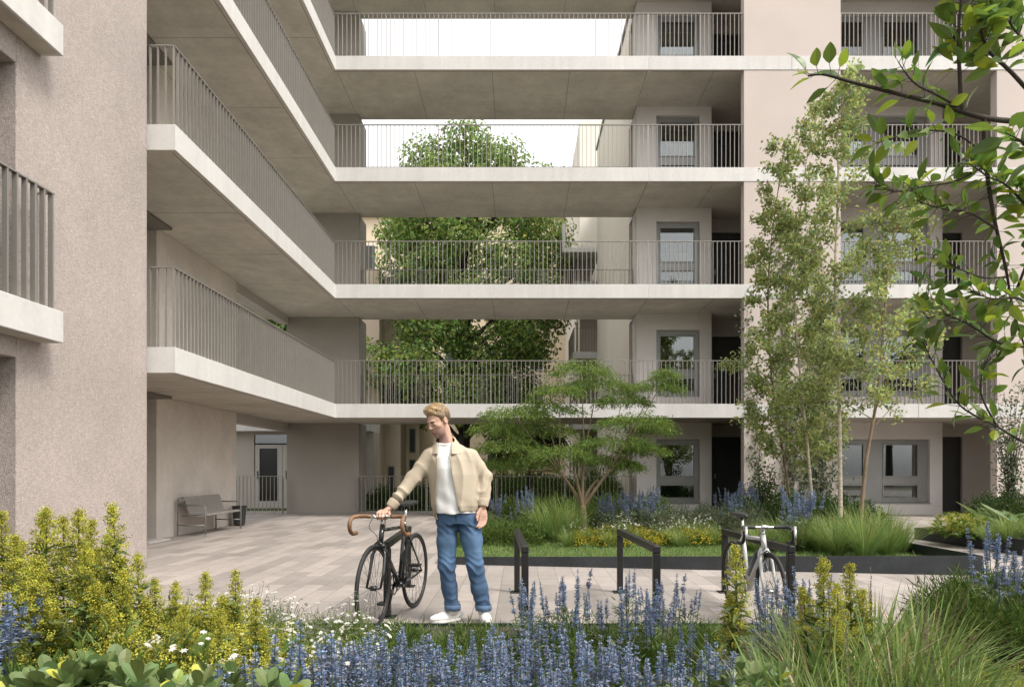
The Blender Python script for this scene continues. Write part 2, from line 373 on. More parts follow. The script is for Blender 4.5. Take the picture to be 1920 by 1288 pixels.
# ---- right block
rb = thing('apartment_block', 'right apartment block with pinkish panels, loggias and grey windows', 'apartment block', (8, DF, 0), group='apartment blocks round the courtyard')
PAN = [(5.59, 8.01), (11.92, 16.5)]
for k, zt in enumerate(ZT):
    zb = zt - TH
    d = MB(); d.box(XB, 16.5, DF, DB + .6, zb, zt, m=0); d.box(XB + .01, 16.4, DF + .02, DB + .58, zb - .004, zb - .001, m=1)
    strip(d, 3.3, 16.4, DF + .075, DF + .09, zb - .004, 2)
    for xj in (4.85, 8.9, 10.8, 11.5): strip(d, xj, xj + .012, DF + .095, DB - .7, zb - .004, 2)
    for xj in (6.78, 9.95): d.box(xj, xj + .01, DF - .002, DF + .03, zb + .002, zt - .002, m=2)
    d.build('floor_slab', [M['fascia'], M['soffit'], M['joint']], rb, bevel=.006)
def window(x0, x1, z0, z1, y, panes, zs, blinds=(), inner=None):
    """outer frame in a reveal; panes = [(xa, xb)], zs = [(za, zb)] glazed rows"""
    f = MB(); xs = [x0] + [v for p in panes for v in p] + [x1]
    for i in range(0, len(xs), 2): f.box(xs[i], xs[i + 1], y - .03, y + .04, z0, z1)
    zz = [z0] + [v for p in sorted(zs) for v in p] + [z1]
    for xa, xb in panes:
        for i in range(0, len(zz), 2): f.box(xa, xb, y - .025, y + .035, zz[i], zz[i + 1])
    w = f.build('window', M['frame'], rb, bevel=.004)
    for xa, xb in panes:
        for za, zb in zs:
            s = MB(); t = .035
            for q in ((xa, xa + t, za, zb), (xb - t, xb, za, zb), (xa + t, xb - t, za, za + t), (xa + t, xb - t, zb - t, zb)): s.box(q[0], q[1], y - .045, y - .003, q[2], q[3])
            s.build('sash', M['frame'], w, bevel=.003)
            p = MB(); p.box(xa, xb, y - .002, y + .006, za, zb); p.build('pane', M['glass'], w)
    s = MB(); s.box(x0 - .02, x1 + .02, y - .16, y - .031, z0 - .035, z0 - .002); s.build('sill', M['frame'], w, bevel=.003)
    for xa, xb, za, zb in blinds:
        b = MB(); b.box(xa, xb, y + .09, y + .11, za, zb)
        b.build('blind' if zb - za < 1.3 else 'curtain', M['blind'] if zb - za < 1.3 else M['curtain'], w)
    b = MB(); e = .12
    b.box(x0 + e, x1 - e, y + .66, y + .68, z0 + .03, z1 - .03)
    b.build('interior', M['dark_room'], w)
D1, D2 = 18.8, 19.62
for k in range(5):
    z0 = 0 if k == 0 else ZT[k - 1]; z1 = ZT[k] - TH - .005
    wz0, wz1 = (z0 + .33, z0 + 2.07) if k == 0 else (z0 + .40, z0 + 2.2)
    bl = [[], [(4.22, 4.5, z0 + .45, z0 + 2.1)], [(3.86, 4.82, z0 + .98, z0 + 1.4)], [(3.86, 4.82, z0 + .5, z0 + 1.52)], []][k]
    # loggia 1 wall round its window
    w = MB()
    w.box(XB, 3.74, D1, D1 + .7, z0, z1); w.box(4.94, 5.26, D1, D1 + .7, z0, z1)
    w.box(3.74, 4.94, D1, D1 + .7, z0, wz0 - .002); w.box(3.74, 4.94, D1, D1 + .7, wz1 + .002, z1)
    w.build('loggia_wall', M['pale'], rb)
    window(3.742, 4.938, wz0, wz1, D1 + .14, [(3.84, 4.84)], [(wz0 + .70, wz1 - .12), (wz0 + .10, wz0 + .50)], bl)
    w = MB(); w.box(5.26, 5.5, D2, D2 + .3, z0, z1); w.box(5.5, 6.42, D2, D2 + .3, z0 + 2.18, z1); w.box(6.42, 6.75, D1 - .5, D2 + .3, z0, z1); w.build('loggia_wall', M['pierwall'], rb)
    b = MB(); b.box(5.502, 6.418, D2 + .08, D2 + .13, z0 + .02, z0 + 2.178)
    for zq in (.25, 1.1): b.box(5.62, 6.3, D2 + .07, D2 + .079, z0 + zq, z0 + zq + .72)
    dr = b.build('door', M['dark_door'], rb, bevel=.003)
    b = MB(); b.box(5.58, 5.62, D2 + .03, D2 + .079, z0 + .98, z0 + 1.12); b.build('handle', M['frame'], dr)
    # loggia 2
    w = MB(); ww0, ww1 = wz0, wz1
    w.box(7.6, 8.3, D1, D1 + .7, z0, z1); w.box(11.27, 11.62, D1, D1 + .7, z0, z1)
    w.box(8.3, 11.27, D1, D1 + .7, z0, ww0 - .002); w.box(8.3, 11.27, D1, D1 + .7, ww1 + .002, z1)
    w.build('loggia_wall', M['pale'], rb)
    bl2 = [[], [(10.0, 10.95, z0 + .5, z0 + 2.0)], [(8.6, 9.0, z0 + .45, z0 + 2.1), (10.55, 10.95, z0 + .5, z0 + 2.05)], [(8.55, 9.52, z0 + .5, z0 + 1.6), (10.02, 10.98, z0 + .5, z0 + 1.58)], [(8.6, 8.9, z0 + .5, z0 + 2.1)]][k]
    window(8.302, 11.268, ww0, ww1, D1 + .14, [(8.5, 9.52), (10.02, 11.02)], [(ww0 + .70, ww1 - .12), (ww0 + .10, ww0 + .50)], bl2)
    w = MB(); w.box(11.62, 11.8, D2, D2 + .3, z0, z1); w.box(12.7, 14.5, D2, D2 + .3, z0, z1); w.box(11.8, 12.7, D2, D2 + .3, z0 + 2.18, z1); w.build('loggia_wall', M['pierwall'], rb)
    b = MB(); b.box(11.802, 12.698, D2 + .08, D2 + .13, z0 + .02, z0 + 2.178)
    dr = b.build('door', M['dark_door'], rb, bevel=.003)
    b = MB(); b.box(11.88, 11.92, D2 + .03, D2 + .079, z0 + .98, z0 + 1.12); b.build('handle', M['frame'], dr)
    # front panels
    for a_, b_ in PAN:
        p = MB(); p.box(a_, b_, DF + .012, DF + .25, z0 + .002, z1 + .003); p.build('facade_panel', M['fine'], rb, bevel=.005)
    w = MB(); w.box(7.6, 7.68, DF + .252, D1 - .002, z0, z1); w.build('partition', M['pale'], rb)
    if k:
        rail_part(rb, [((XB + .01, DF + .055), (5.58, DF + .055))], z0, name='balcony_railing')
        rail_part(rb, [((8.03, DF + .055), (11.9, DF + .055))], z0, name='balcony_railing')
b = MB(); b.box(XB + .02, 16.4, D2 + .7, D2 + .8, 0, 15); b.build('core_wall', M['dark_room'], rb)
# side wing running back from the corner, with roof edge and bays further on
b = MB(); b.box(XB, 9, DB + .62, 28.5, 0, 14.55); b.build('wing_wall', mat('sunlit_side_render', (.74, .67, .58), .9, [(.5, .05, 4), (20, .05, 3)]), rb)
b = MB(); b.box(XB - .06, 9, DB + .62, 28.56, 14.56, 14.68); b.build('roof_edge', M['frame'], rb)
fw = thing('rear_wing', 'pale rear wing with small balconies beyond the bridge', 'wing', (5, 31, 0))
b = MB(); b.box(3.4, 10, 28.7, 29.9, 0, 14.4); b.box(3.9, 10, 29.9, 33.4, 0, 14.4); b.box(2.9, 10, 33.4, 46, 0, 18.3); b.build('wall', mat('rear_render', (.70, .65, .58), .9, [(.5, .06, 4)]), fw)
for z in (3.3, 6.4, 9.5):
    b = MB(); b.box(2.3, 3.9, 29.95, 33.3, z - .3, z); sl_ = b.build('balcony', M['fascia'], fw, bevel=.01)
    r = MB(); railing(r, (2.35, 30.0), (3.38, 30.0), z, h=1.05, sp=.13, w=.015); railing(r, (2.35, 30.0), (2.35, 33.2), z, h=1.05, sp=.13, w=.015, ends=(False, True)); toprail(r, (2.35, 30), (3.38, 30), z, h=1.05); toprail(r, (2.35, 30), (2.35, 33.2), z, h=1.05); r.build('railing', M['rail'], sl_)
    b = MB(); b.box(3.86, 3.9, 30.6, 32.4, z + .02, z + 2.2); dd = b.build('window', M['frame'], fw)
    b = MB(); b.box(3.84, 3.858, 30.7, 32.3, z + .1, z + 2.1); b.build('pane', M['dark_door'], dd)
b = MB(); b.box(1.75, 3.39, 28.8, 34.0, 10.4, 10.6); b.box(1.75, 1.9, 28.8, 34.0, 10.602, 11.6); b.build('balcony', M['fascia'], fw, bevel=.01)
for y in (34.4, 36.5, 39):
    for z in (1.0, 4.1, 7.2, 10.3):
        b = MB(); b.box(2.88, 2.9, y, y + 1.1, z, z + 1.6); dd = b.build('window', M['frame'], fw)
        b = MB(); b.box(2.862, 2.879, y + .08, y + 1.02, z + .08, z + 1.52); b.build('pane', M['dark_door'], dd)
# ---- houses at the back
cb = thing('rear_house', 'cream rendered house closing the view behind the big tree', 'house', (0, 44, 0))
b = MB(); b.box(-16, 14, 44, 52, 0, 17.5); b.build('wall', M['cream'], cb)
b = MB(); b.box(-16.3, 14.3, 43.7, 52, 17.5, 17.8); b.build('roof', M['fascia'], cb)
for x in (-13, -10.3, -7.6, -4.9, -2.2, .5, 3.2):
    for z in (1.2, 4.4, 7.6, 10.8, 14):
        b = MB(); b.box(x, x + 1.0, 43.94, 43.998, z, z + 1.7); dd = b.build('window', M['fascia'], cb)
        b = MB(); b.box(x + .08, x + .92, 43.92, 43.939, z + .08, z + 1.62); b.build('pane', M['dark_door'], dd)
tb = thing('rear_house', 'narrow tan house at the back left, with slit windows', 'house', (-7.5, 29, 0))
b = MB(); b.box(-14, -5.9, 28.5, 36, 0, 9.6); b.box(-5.9, -5.2, 29.6, 36, 0, 9.6); b.build('wall', M['tan'], tb)
b = MB(); b.box(-5.2, -4.6, 31.0, 38, 0, 9.0); b.build('side_wall', M['cream'], tb)
for x, y, z in ((-5.75, 29.56, .3), (-5.05, 30.96, 2.0), (-5.05, 30.96, .6), (-4.9, 30.96, 4.8)):
    b = MB(); b.box(x, x + .3, y, y + .038, z, z + 1.1); dd = b.build('window', M['frame'], tb)
    b = MB(); b.box(x + .04, x + .26, y - .018, y - .001, z + .04, z + 1.06); b.build('pane', M['dark_door'], dd)
# ------------------------------------------------------------------ organic surfaces: signed distances on a grid, meshed by surface nets
class Field:
    def __init__(s, lo, hi, h):
        s.h = h; s.lo = np.array(lo, float); s.n = np.ceil((np.array(hi) - s.lo) / h).astype(int) + 1
        s.F = np.full(s.n, 1.0, np.float32)
    def block(s, lo, hi):
        a = np.clip(np.floor((np.array(lo) - s.lo) / s.h).astype(int), 0, s.n); b = np.clip(np.ceil((np.array(hi) - s.lo) / s.h).astype(int) + 1, 0, s.n)
        sl = tuple(slice(i, j) for i, j in zip(a, b))
        ax = [s.lo[i] + s.h * np.arange(a[i], b[i]) for i in range(3)]
        return sl, ax[0][:, None, None], ax[1][None, :, None], ax[2][None, None, :]
    def put(s, lo, hi, fn, k=.02, op='+'):
        pad = k + 3 * s.h + .012
        sl, x, y, z = s.block(np.array(lo) - pad, np.array(hi) + pad)
        if s.F[sl].size == 0: return
        d = fn(x, y, z); A = s.F[sl]
        if op == '+':
            h = np.clip(.5 + .5 * (A - d) / k, 0, 1); s.F[sl] = A * (1 - h) + d * h - k * h * (1 - h)
        else:
            h = np.clip(.5 - .5 * (A + d) / k, 0, 1); s.F[sl] = A * (1 - h) - d * h + k * h * (1 - h)
    def cone(s, a, b, r1, r2, k=.02, op='+'):
        a, b = np.array(a, float), np.array(b, float); ba = b - a; l2 = ba @ ba
        def fn(x, y, z):
            t = np.clip(((x - a[0]) * ba[0] + (y - a[1]) * ba[1] + (z - a[2]) * ba[2]) / l2, 0, 1)
            return np.sqrt((x - a[0] - t * ba[0]) ** 2 + (y - a[1] - t * ba[1]) ** 2 + (z - a[2] - t * ba[2]) ** 2) - (r1 + (r2 - r1) * t)
        m = max(r1, r2); s.put(np.minimum(a, b) - m, np.maximum(a, b) + m, fn, k, op)
    def chain(s, P, R, k=.008):
        for i in range(len(P) - 1): s.cone(P[i], P[i + 1], R[i], R[i + 1], k)
    def ell(s, c, r, k=.02, op='+', B=None):
        """ellipsoid; B = 3x3 rows of local axes"""
        c = np.array(c, float); r = np.array(r, float); B = np.eye(3) if B is None else np.array(B)
        def fn(x, y, z):
            q = [((x - c[0]) * B[i][0] + (y - c[1]) * B[i][1] + (z - c[2]) * B[i][2]) for i in range(3)]
            k0 = np.sqrt(sum((q[i] / r[i]) ** 2 for i in range(3))); k1 = np.sqrt(sum((q[i] / r[i] ** 2) ** 2 for i in range(3)))
            return k0 * (k0 - 1) / (k1 + 1e-6)
        m = r.max(); s.put(c - m, c + m, fn, k, op)
    def loft(s, rows, k=.02, op='+'):
        """rows of (z, cx, cy, rx, ry)"""
        R = np.array(rows, float)
        def fn(x, y, z):
            cx, cy, rx, ry = [np.interp(z, R[:, 0], R[:, i]) for i in (1, 2, 3, 4)]
            q = np.sqrt(((x - cx) / rx) ** 2 + ((y - cy) / ry) ** 2)
            d = (q - 1) * np.minimum(rx, ry)
            return np.maximum(d, np.maximum(R[0, 0] - z, z - R[-1, 0]))
        s.put((R[:, 1] - R[:, 3]).min() * np.array([1, 0, 0]) + (R[:, 2] - R[:, 4]).min() * np.array([0, 1, 0]) + R[0, 0] * np.array([0, 0, 1]),
              np.array([(R[:, 1] + R[:, 3]).max(), (R[:, 2] + R[:, 4]).max(), R[-1, 0]]), fn, k, op)
    def grid(s):
        return s.block(s.lo, s.lo + s.h * (s.n - 1))
    def nets(s, iters=1):
        Fq = s.F; S = Fq < 0; nx, ny, nz = s.n
        cn = np.zeros((nx - 1, ny - 1, nz - 1), np.int8)
        for i in (0, 1):
            for j in (0, 1):
                for k in (0, 1): cn += S[i:nx - 1 + i, j:ny - 1 + j, k:nz - 1 + k]
        act = np.argwhere((cn > 0) & (cn < 8)); idx = np.full(cn.shape, -1, np.int32)
        idx[act[:, 0], act[:, 1], act[:, 2]] = np.arange(len(act))
        acc = np.zeros((len(act), 3)); cnt = np.zeros(len(act))
        cor = [(i, j, k) for i in (0, 1) for j in (0, 1) for k in (0, 1)]
        val = {c: Fq[act[:, 0] + c[0], act[:, 1] + c[1], act[:, 2] + c[2]].astype(float) for c in cor}
        for c in cor:
            for ax in range(3):
                if c[ax] == 0:
                    c2 = list(c); c2[ax] = 1; c2 = tuple(c2)
                    a, b = val[c], val[c2]; m = (a < 0) != (b < 0)
                    t = np.where(m, a / np.where(m, a - b, 1), 0)
                    p = np.zeros((len(act), 3)); p += c; p[:, ax] += t
                    acc[m] += p[m]; cnt[m] += 1
        V = s.lo + s.h * (act + acc / cnt[:, None])
        Qs = []
        for ax in range(3):
            o = [a for a in range(3) if a != ax]
            sh = [slice(None)] * 3; sh2 = [slice(None)] * 3
            sh[ax] = slice(0, -1); sh2[ax] = slice(1, None)
            A, Bm = S[tuple(sh)], S[tuple(sh2)]
            e = np.argwhere(A != Bm)
            e = e[(e[:, o[0]] > 0) & (e[:, o[1]] > 0) & (e[:, o[0]] < s.n[o[0]] - 1) & (e[:, o[1]] < s.n[o[1]] - 1)]
            ins = A[e[:, 0], e[:, 1], e[:, 2]]
            def cell(d0, d1):
                q = e.copy(); q[:, o[0]] -= d0; q[:, o[1]] -= d1; return idx[q[:, 0], q[:, 1], q[:, 2]]
            q = np.stack([cell(1, 1), cell(0, 1), cell(0, 0), cell(1, 0)], 1)
            flip = ins if ax != 1 else ~ins
            q[~flip] = q[~flip][:, ::-1]
            Qs.append(q)
        Q = np.vstack(Qs); Q = Q[(Q >= 0).all(1)]
        for _ in range(iters):              # light smoothing
            a = np.zeros_like(V); n = np.zeros(len(V))
            for i in range(4):
                np.add.at(a, Q[:, i], V[Q[:, (i + 1) % 4]]); np.add.at(n, Q[:, i], 1)
                np.add.at(a, Q[:, i], V[Q[:, (i - 1) % 4]]); np.add.at(n, Q[:, i], 1)
            V = V * .4 + .6 * a / np.maximum(n, 1)[:, None]
        return V, Q
def unit_(v): return v / (np.linalg.norm(v, axis=-1, keepdims=True) + 1e-9)
def fold(ph): return 1 - 2 * np.abs(np.sin(ph * .5)) ** .8
def sines(P, k, seed, n=5):
    """cheap smooth noise in -1..1"""
    r = np.random.default_rng(seed); o = np.zeros(len(P))
    for i in range(n):
        d = r.normal(size=3); d *= k * r.uniform(.6, 1.5) / np.linalg.norm(d); o += np.sin(P @ d + r.uniform(0, 6.3))
    return o / n
# ------------------------------------------------------------------ the man beside the black bicycle
YP = 5.55
man = thing('person', 'man in beige jacket and jeans looking down, one hand on the black bicycle', 'person', (-.47, YP, 0))
M['skin'] = mat('skin', (.54, .335, .245), .62, [(60, .05, 3)], [(220, .08, 2)], spec=.4, vcol=True)
M['hair'] = mat('blond_hair', (.29, .205, .115), .42, [(26, .34, 3, (1, 1, .22)), (90, .2, 2, (1, 1, .3))], [(70, .5, 3, (1, 1, .25))], vcol=True)
M['jacket'] = mat('beige_jacket_cloth', (.45, .38, .285), .75, [(5, .05, 3), (180, .06, 2)], [(7, .25, 3), (260, .10, 2)], vcol=True)
M['tee'] = mat('white_cotton', (.78, .77, .76), .85, [(6, .03, 3)], [(7, .45, 3, (1, 1, .5)), (300, .12, 2)])
M['denim'] = mat('blue_denim', (.055, .106, .195), .8, [(4, .22, 4), (240, .16, 2), (60, .1, 2, (1, 1, .1))], [(9, .25, 3), (300, .15, 2)], vcol=True)
M['shoe'] = mat('white_sneaker', (.76, .75, .73), .55, [(8, .04, 3)], [(40, .1, 2)])
M['dark_hair'] = mat('brow_hair', (.12, .075, .04), .6)
sh_r, el_r, wr_r = (-.738, 5.57, 1.338), (-.866, 5.52, 1.166), (-1.03, 5.42, .945)
sh_l, el_l, wr_l = (-.418, 5.58, 1.342), (-.292, 5.61, 1.18), (-.305, 5.525, .945)
hp_r, kn_r, an_r = (-.598, 5.57, .82), (-.598, 5.53, .46), (-.552, 5.555, .09)
hp_l, kn_l, an_l = (-.412, 5.57, .82), (-.366, 5.51, .46), (-.300, 5.545, .09)
# head frame
yaw, pit, rol = rad(43), rad(21), rad(5)
fx = np.array([-math.sin(yaw) * math.cos(pit), -math.cos(yaw) * math.cos(pit), -math.sin(pit)])
ux = np.array([-math.sin(yaw) * math.sin(pit), -math.cos(yaw) * math.sin(pit), math.cos(pit)])
sx_ = np.cross(fx, ux); ux = ux * math.cos(rol) + sx_ * math.sin(rol); sx_ = np.cross(fx, ux)
HB = np.array([sx_, fx, ux]); HC = np.array([-.665, 5.537, 1.632]); HS = 1.0
def hp(s, f, u): return HC + HS * (s * sx_ + f * fx + u * ux)
B = Field((-1.2, 5.28, .03), (-.17, 5.80, 1.82), .0042)
B.loft([(.83, -.505, 5.57, .135, .085), (.95, -.515, 5.565, .145, .10), (1.10, -.53, 5.565, .15, .10), (1.25, -.555, 5.57, .17, .105), (1.36, -.575, 5.575, .165, .09), (1.42, -.59, 5.58, .10, .07)], .04)
B.cone((-.595, 5.585, 1.40), hp(0, -.02, -.07), .060, .053, .03)
for a, b, c in ((sh_r, el_r, wr_r), (sh_l, el_l, wr_l)):
    B.cone(a, b, .05, .042, .03); B.cone(b, c, .042, .028, .02)
for a, b, c in ((hp_r, kn_r, an_r), (hp_l, kn_l, an_l)):
    B.cone(a, b, .062, .045, .02); B.cone(b, c, .045, .036, .02)
def he(c, r, k=.02, op='+'): B.ell(hp(*c), np.array(r) * HS, k, op, HB)
he((0, -.014, .032), (.074, .094, .086)); he((0, .028, -.028), (.061, .066, .086), .03)
he((0, .042, -.086), (.046, .044, .033), .025); he((0, .072, -.106), (.02, .018, .015), .014)
he((0, .080, .02), (.046, .014, .010), .012)
for q in (1, -1):
    he((q * .032, .098, -.001), (.017, .014, .011), .010, '-')
    he((q * .031, .077, -.004), (.017, .013, .011), .004)
    he((q * .043, .055, -.026), (.022, .022, .018), .02)
    he((q * .077, -.010, -.006), (.009, .020, .033), .008); he((q * .087, -.006, -.004), (.006, .010, .018), .006, '-')
    he((q * .010, .099, -.035), (.008, .009, .0065), .005)
B.cone(hp(0, .089, .012), hp(0, .109, -.030), .0072 * HS, .0098 * HS, .010)
he((0, .092, -.0655), (.021, .008, .004), .005); he((0, .090, -.076), (.018, .008, .005), .005); he((0, .100, -.0708), (.022, .006, .0015), .003, '-')
# right hand on the handlebar: palm, four fingers over the bar, thumb below
kx = [-1.118, -1.097, -1.076, -1.056]
B.ell((-1.063, 5.402, .917), (.05, .036, .02), .015, '+', np.array([[-.74, -.25, -.45], [.25, -.95, .1], [-.5, -.05, .85]]))
for i, x in enumerate(kx):
    l = (.88, 1.0, .98, .8)[i]; y0 = 5.383 - .004 * i
    B.chain([(x + .018, 5.40, .915), (x, y0, .905), (x - .004, y0 - .034 * l, .898), (x - .004, y0 - .050 * l, .870), (x - .001, y0 - .040 * l, .850)], [.011, .0105, .0098, .009, .0078], .006)
B.chain([(-1.05, 5.415, .915), (-1.035, 5.385, .890), (-1.045, 5.365, .862), (-1.062, 5.35, .850)], [.013, .012, .011, .009], .008)
# left hand hanging, lightly curled
B.ell((-.305, 5.52, .885), (.017, .039, .049), .015, '+', np.array([[.55, -.83, .05], [.83, .55, .0], [0, -.05, 1]]))
for i in range(4):
    o = (i - 1.5) * .0195; x, y = -.305 + .83 * o, 5.52 + .55 * o; l = (.86, 1.0, .96, .78)[i]
    B.chain([(x, y, .875), (x + .002, y - .002, .842), (x - .004, y - .010, .842 - .036 * l), (x - .012, y - .022, .842 - .06 * l), (x - .022, y - .03, .842 - .072 * l)], [.0115, .0105, .0098, .009, .0078], .006)
B.chain([(-.325, 5.505, .92), (-.345, 5.488, .885), (-.349, 5.475, .855), (-.345, 5.468, .832)], [.014, .0125, .011, .009], .010)
V, Q = B.nets(1)
lp = (V - HC) @ HB.T / HS
C = np.ones((len(V), 3)); hd = V[:, 2] > 1.45
def tint(m, c): C[m] *= c
st = np.clip((-.045 - lp[:, 2]) / .03, 0, 1) * np.clip((lp[:, 1] - .0) / .02, 0, 1) * hd
C *= 1 - st[:, None] * np.array([.44, .44, .38])
lipm = hd & (abs(lp[:, 0]) < .023) & (lp[:, 1] > .088) & (lp[:, 2] < -.061) & (lp[:, 2] > -.084); tint(lipm, (.95, .74, .74))
ck = np.exp(-(((abs(lp[:, 0]) - .045) / .02) ** 2 + ((lp[:, 2] + .03) / .025) ** 2)) * (lp[:, 1] > .02) * hd
C *= 1 + ck[:, None] * np.array([.04, -.03, -.04])
b = MB(); b.add(V, Q, c=C); b.build('body', M['skin'], man, smooth=True)
# brows and lashes
b = MB()
for q in (1, -1):
    P = [hp(q * x, f, u) for x, f, u in ((.012, .090, .010), (.022, .0905, .0145), (.034, .087, .0165), (.047, .077, .011))]
    b.tube(P, [.004, .0062, .0055, .0025], 6, flat=.7)
b.build('eyebrow', M['dark_hair'], man, smooth=True)
b = MB()
for q in (1, -1):
    P = [hp(q * x, f, u) for x, f, u in ((.015, .083, -.006), (.025, .0895, -.0112), (.036, .0885, -.0118), (.048, .075, -.006))]
    b.tube(P, [.0022, .0038, .0038, .0022], 6)
b.build('eyelashes', M['dark_hair'], man, smooth=True)
# hair
Hh = Field(HC - .17, HC + .17, .004)
Hh.ell(hp(0, -.016, .036), np.array([.083, .103, .094]) * HS, .01, '+', HB)
Hh.ell(hp(.01, .036, .098), np.array([.058, .050, .030]) * HS, .03, '+', HB)
Hh.ell(hp(-.008, -.005, .110), np.array([.058, .062, .022]) * HS, .03, '+', HB)
sl, x, y, z = Hh.grid()
P = np.stack(np.broadcast_arrays(x, y, z), -1).reshape(-1, 3); lp = (P - HC) @ HB.T / HS
hl = np.interp(lp[:, 1], [-.11, -.06, -.02, -.012, .008, .026, .034, .055, .075, .11], [-.075, -.065, -.045, .03, .022, -.03, .036, .060, .072, .10])
strand = .0045 * np.sin(lp[:, 0] * 210 + 5 * np.sin(lp[:, 1] * 40) + lp[:, 2] * 60) + .004 * np.sin(lp[:, 0] * 95 + lp[:, 1] * 50 - lp[:, 2] * 120)
top = np.clip((lp[:, 2] - .05) / .05, 0, 1)
Fh = Hh.F.reshape(-1) - strand * (.25 + .6 * top)
Hh.F = np.maximum(Fh, (hl - lp[:, 2]) * .6).reshape(Hh.n).astype(np.float32)
V, Q = Hh.nets(1); lp = (V - HC) @ HB.T / HS
tp = np.clip((lp[:, 2] - .03) / .06, 0, 1)[:, None]
C = (np.array([.55, .50, .45]) * (1 - tp) + np.array([1.25, 1.2, 1.1]) * tp) * (1 + .22 * np.sin(lp[:, 0] * 260 + 6 * np.sin(lp[:, 1] * 50))[:, None])
b = MB(); b.add(V, Q, c=C)
rh = np.random.default_rng(3); sel = rh.choice(np.flatnonzero(lp[:, 2] > -.03), 1500)      # loose strands combed back and to the side
nv = unit_(lp[sel] - np.array([0, -.016, .03])); tv = np.array([.55, -1.0, .35]) + rh.normal(0, .28, (1500, 3)); tv[lp[sel][:, 1] > .05] += [0, 1.0, .5]; tv[lp[sel][:, 2] < .05] = np.array([0, -.5, -1]) + rh.normal(0, .2, ((lp[sel][:, 2] < .05).sum(), 3))
tv = unit_(tv - nv * (tv * nv).sum(1)[:, None]); bv = np.cross(nv, tv); Ls = np.where(lp[sel][:, 2] > .06, rh.uniform(.03, .055, 1500), rh.uniform(.012, .025, 1500))[:, None]; wd = .0016; p0 = lp[sel] - nv * .002
rows = [(0, .0), (.35, .007), (.7, .006), (1.0, .0015)]; SV = np.stack([p0 + tv * Ls * t + nv * h * (Ls / .05) + bv * q * wd * (1 - .7 * t) for t, h in rows for q in (-1, 1)], 1)
SC = np.repeat(C[sel] * rh.uniform(.6, 1.45, (1500, 1)), 8, 0); i8 = np.arange(1500)[:, None] * 8
b.add(HC + HS * (SV.reshape(-1, 3) @ HB), np.concatenate([i8 + [2 * k, 2 * k + 1, 2 * k + 3, 2 * k + 2] for k in range(3)]), c=SC)
b.build('hair', M['hair'], man, smooth=True)
# t-shirt
T = Field((-.78, 5.36, .86), (-.36, 5.76, 1.5), .006)
T.loft([(.885, -.520, 5.56, .180, .137), (.95, -.521, 5.56, .178, .133), (1.10, -.535, 5.56, .176, .125), (1.25, -.56, 5.565, .19, .126), (1.34, -.578, 5.57, .175, .112), (1.41, -.593, 5.578, .12, .09), (1.452, -.603, 5.58, .086, .082)], .01)
sl, x, y, z = T.grid()
T.F += (.0035 * np.sin(z * 42 + (x + .52) * 26) * np.clip((1.16 - z) / .2, 0, 1) + .003 * np.sin((x + .55) * 55 + z * 12)).astype(np.float32)
V, Q = T.nets(1); b = MB(); b.add(V, Q); b.build('t_shirt', M['tee'], man, smooth=True)
b = MB(); a = np.linspace(0, 2 * math.pi, 33); b.tube(np.stack([-.604 + .087 * np.cos(a), 5.58 + .083 * np.sin(a), 1.449 - .012 * (np.sin(a) < 0) * -np.sin(a)], 1), .006, 6, caps=False); b.build('neckband', M['tee'], man, smooth=True)
# jacket
J = Field((-1.12, 5.32, .78), (-.17, 5.80, 1.54), .0055)
J.loft([(.80, -.522, 5.565, .180, .145), (.90, -.522, 5.565, .188, .150), (.95, -.524, 5.565, .203, .162), (1.05, -.532, 5.565, .205, .158), (1.20, -.552, 5.568, .210, .154), (1.32, -.572, 5.572, .205, .136), (1.385, -.582, 5.577, .185, .116), (1.425, -.595, 5.58, .135, .102), (1.455, -.60, 5.582, .09, .092)], .01)
for a, b_, c in ((sh_r, el_r, wr_r), (sh_l, el_l, wr_l)):
    b_, c = np.array(b_), np.array(c)
    J.cone(a, b_, .074, .060, .035); J.cone(b_, c + (b_ - c) * .30, .059, .050, .02)
sl, x, y, z = J.grid()
P = np.stack(np.broadcast_arrays(x, y, z), -1).reshape(-1, 3)
disp = np.zeros(len(P))
for a, b_, c, sd in ((sh_r, el_r, wr_r, 1), (sh_l, el_l, wr_l, 2)):
    a, b_, c = map(np.array, (a, b_, c))
    for p0, p1, f0, amp in ((a, b_, 75, .0075), (b_, c, 95, .0095)):
        ax = (p1 - p0) / np.linalg.norm(p1 - p0); t = (P - p0) @ ax; Ld = np.linalg.norm(p1 - p0)
        rd_ = np.linalg.norm(P - p0 - t[:, None] * ax, axis=1)
        m = np.clip(1.4 - rd_ / .085, 0, 1) * np.clip(t / .05 + 1, 0, 1) * np.clip((Ld - t) / .05 + 1, 0, 1) * np.clip(abs(P[:, 0] + .55) / .2 - .6, 0, 1)
        ph = P @ np.array([18., 30, 10]) + sd
        disp += amp * m * (.45 + np.clip(t / Ld, 0, 1)) * fold(t * f0 * .8 + 2.8 * np.sin(ph * .9) + ph * 1.3)
bod = np.clip(1.5 - abs(P[:, 0] + .54) / .16, 0, 1)
disp += bod * (.0072 * fold(P[:, 0] * 62 + 2 * np.sin(P[:, 2] * 9) + P[:, 1] * 20 + P[:, 2] * 8) + .004 * np.sin(P[:, 2] * 38 + P[:, 0] * 30) * np.clip((1.08 - P[:, 2]) / .15, 0, 1))
Fj = J.F.reshape(-1) - disp
zz = P[:, 2]
ol = np.interp(zz, [.8, .92, 1.05, 1.22, 1.36, 1.44], [-.655, -.688, -.682, -.664, -.668, -.69]); orr = np.interp(zz, [.8, .92, 1.05, 1.22, 1.38, 1.44], [-.478, -.486, -.512, -.546, -.560, -.545])
op_ = np.maximum(np.maximum(ol - P[:, 0], P[:, 0] - orr), P[:, 1] - 5.565)
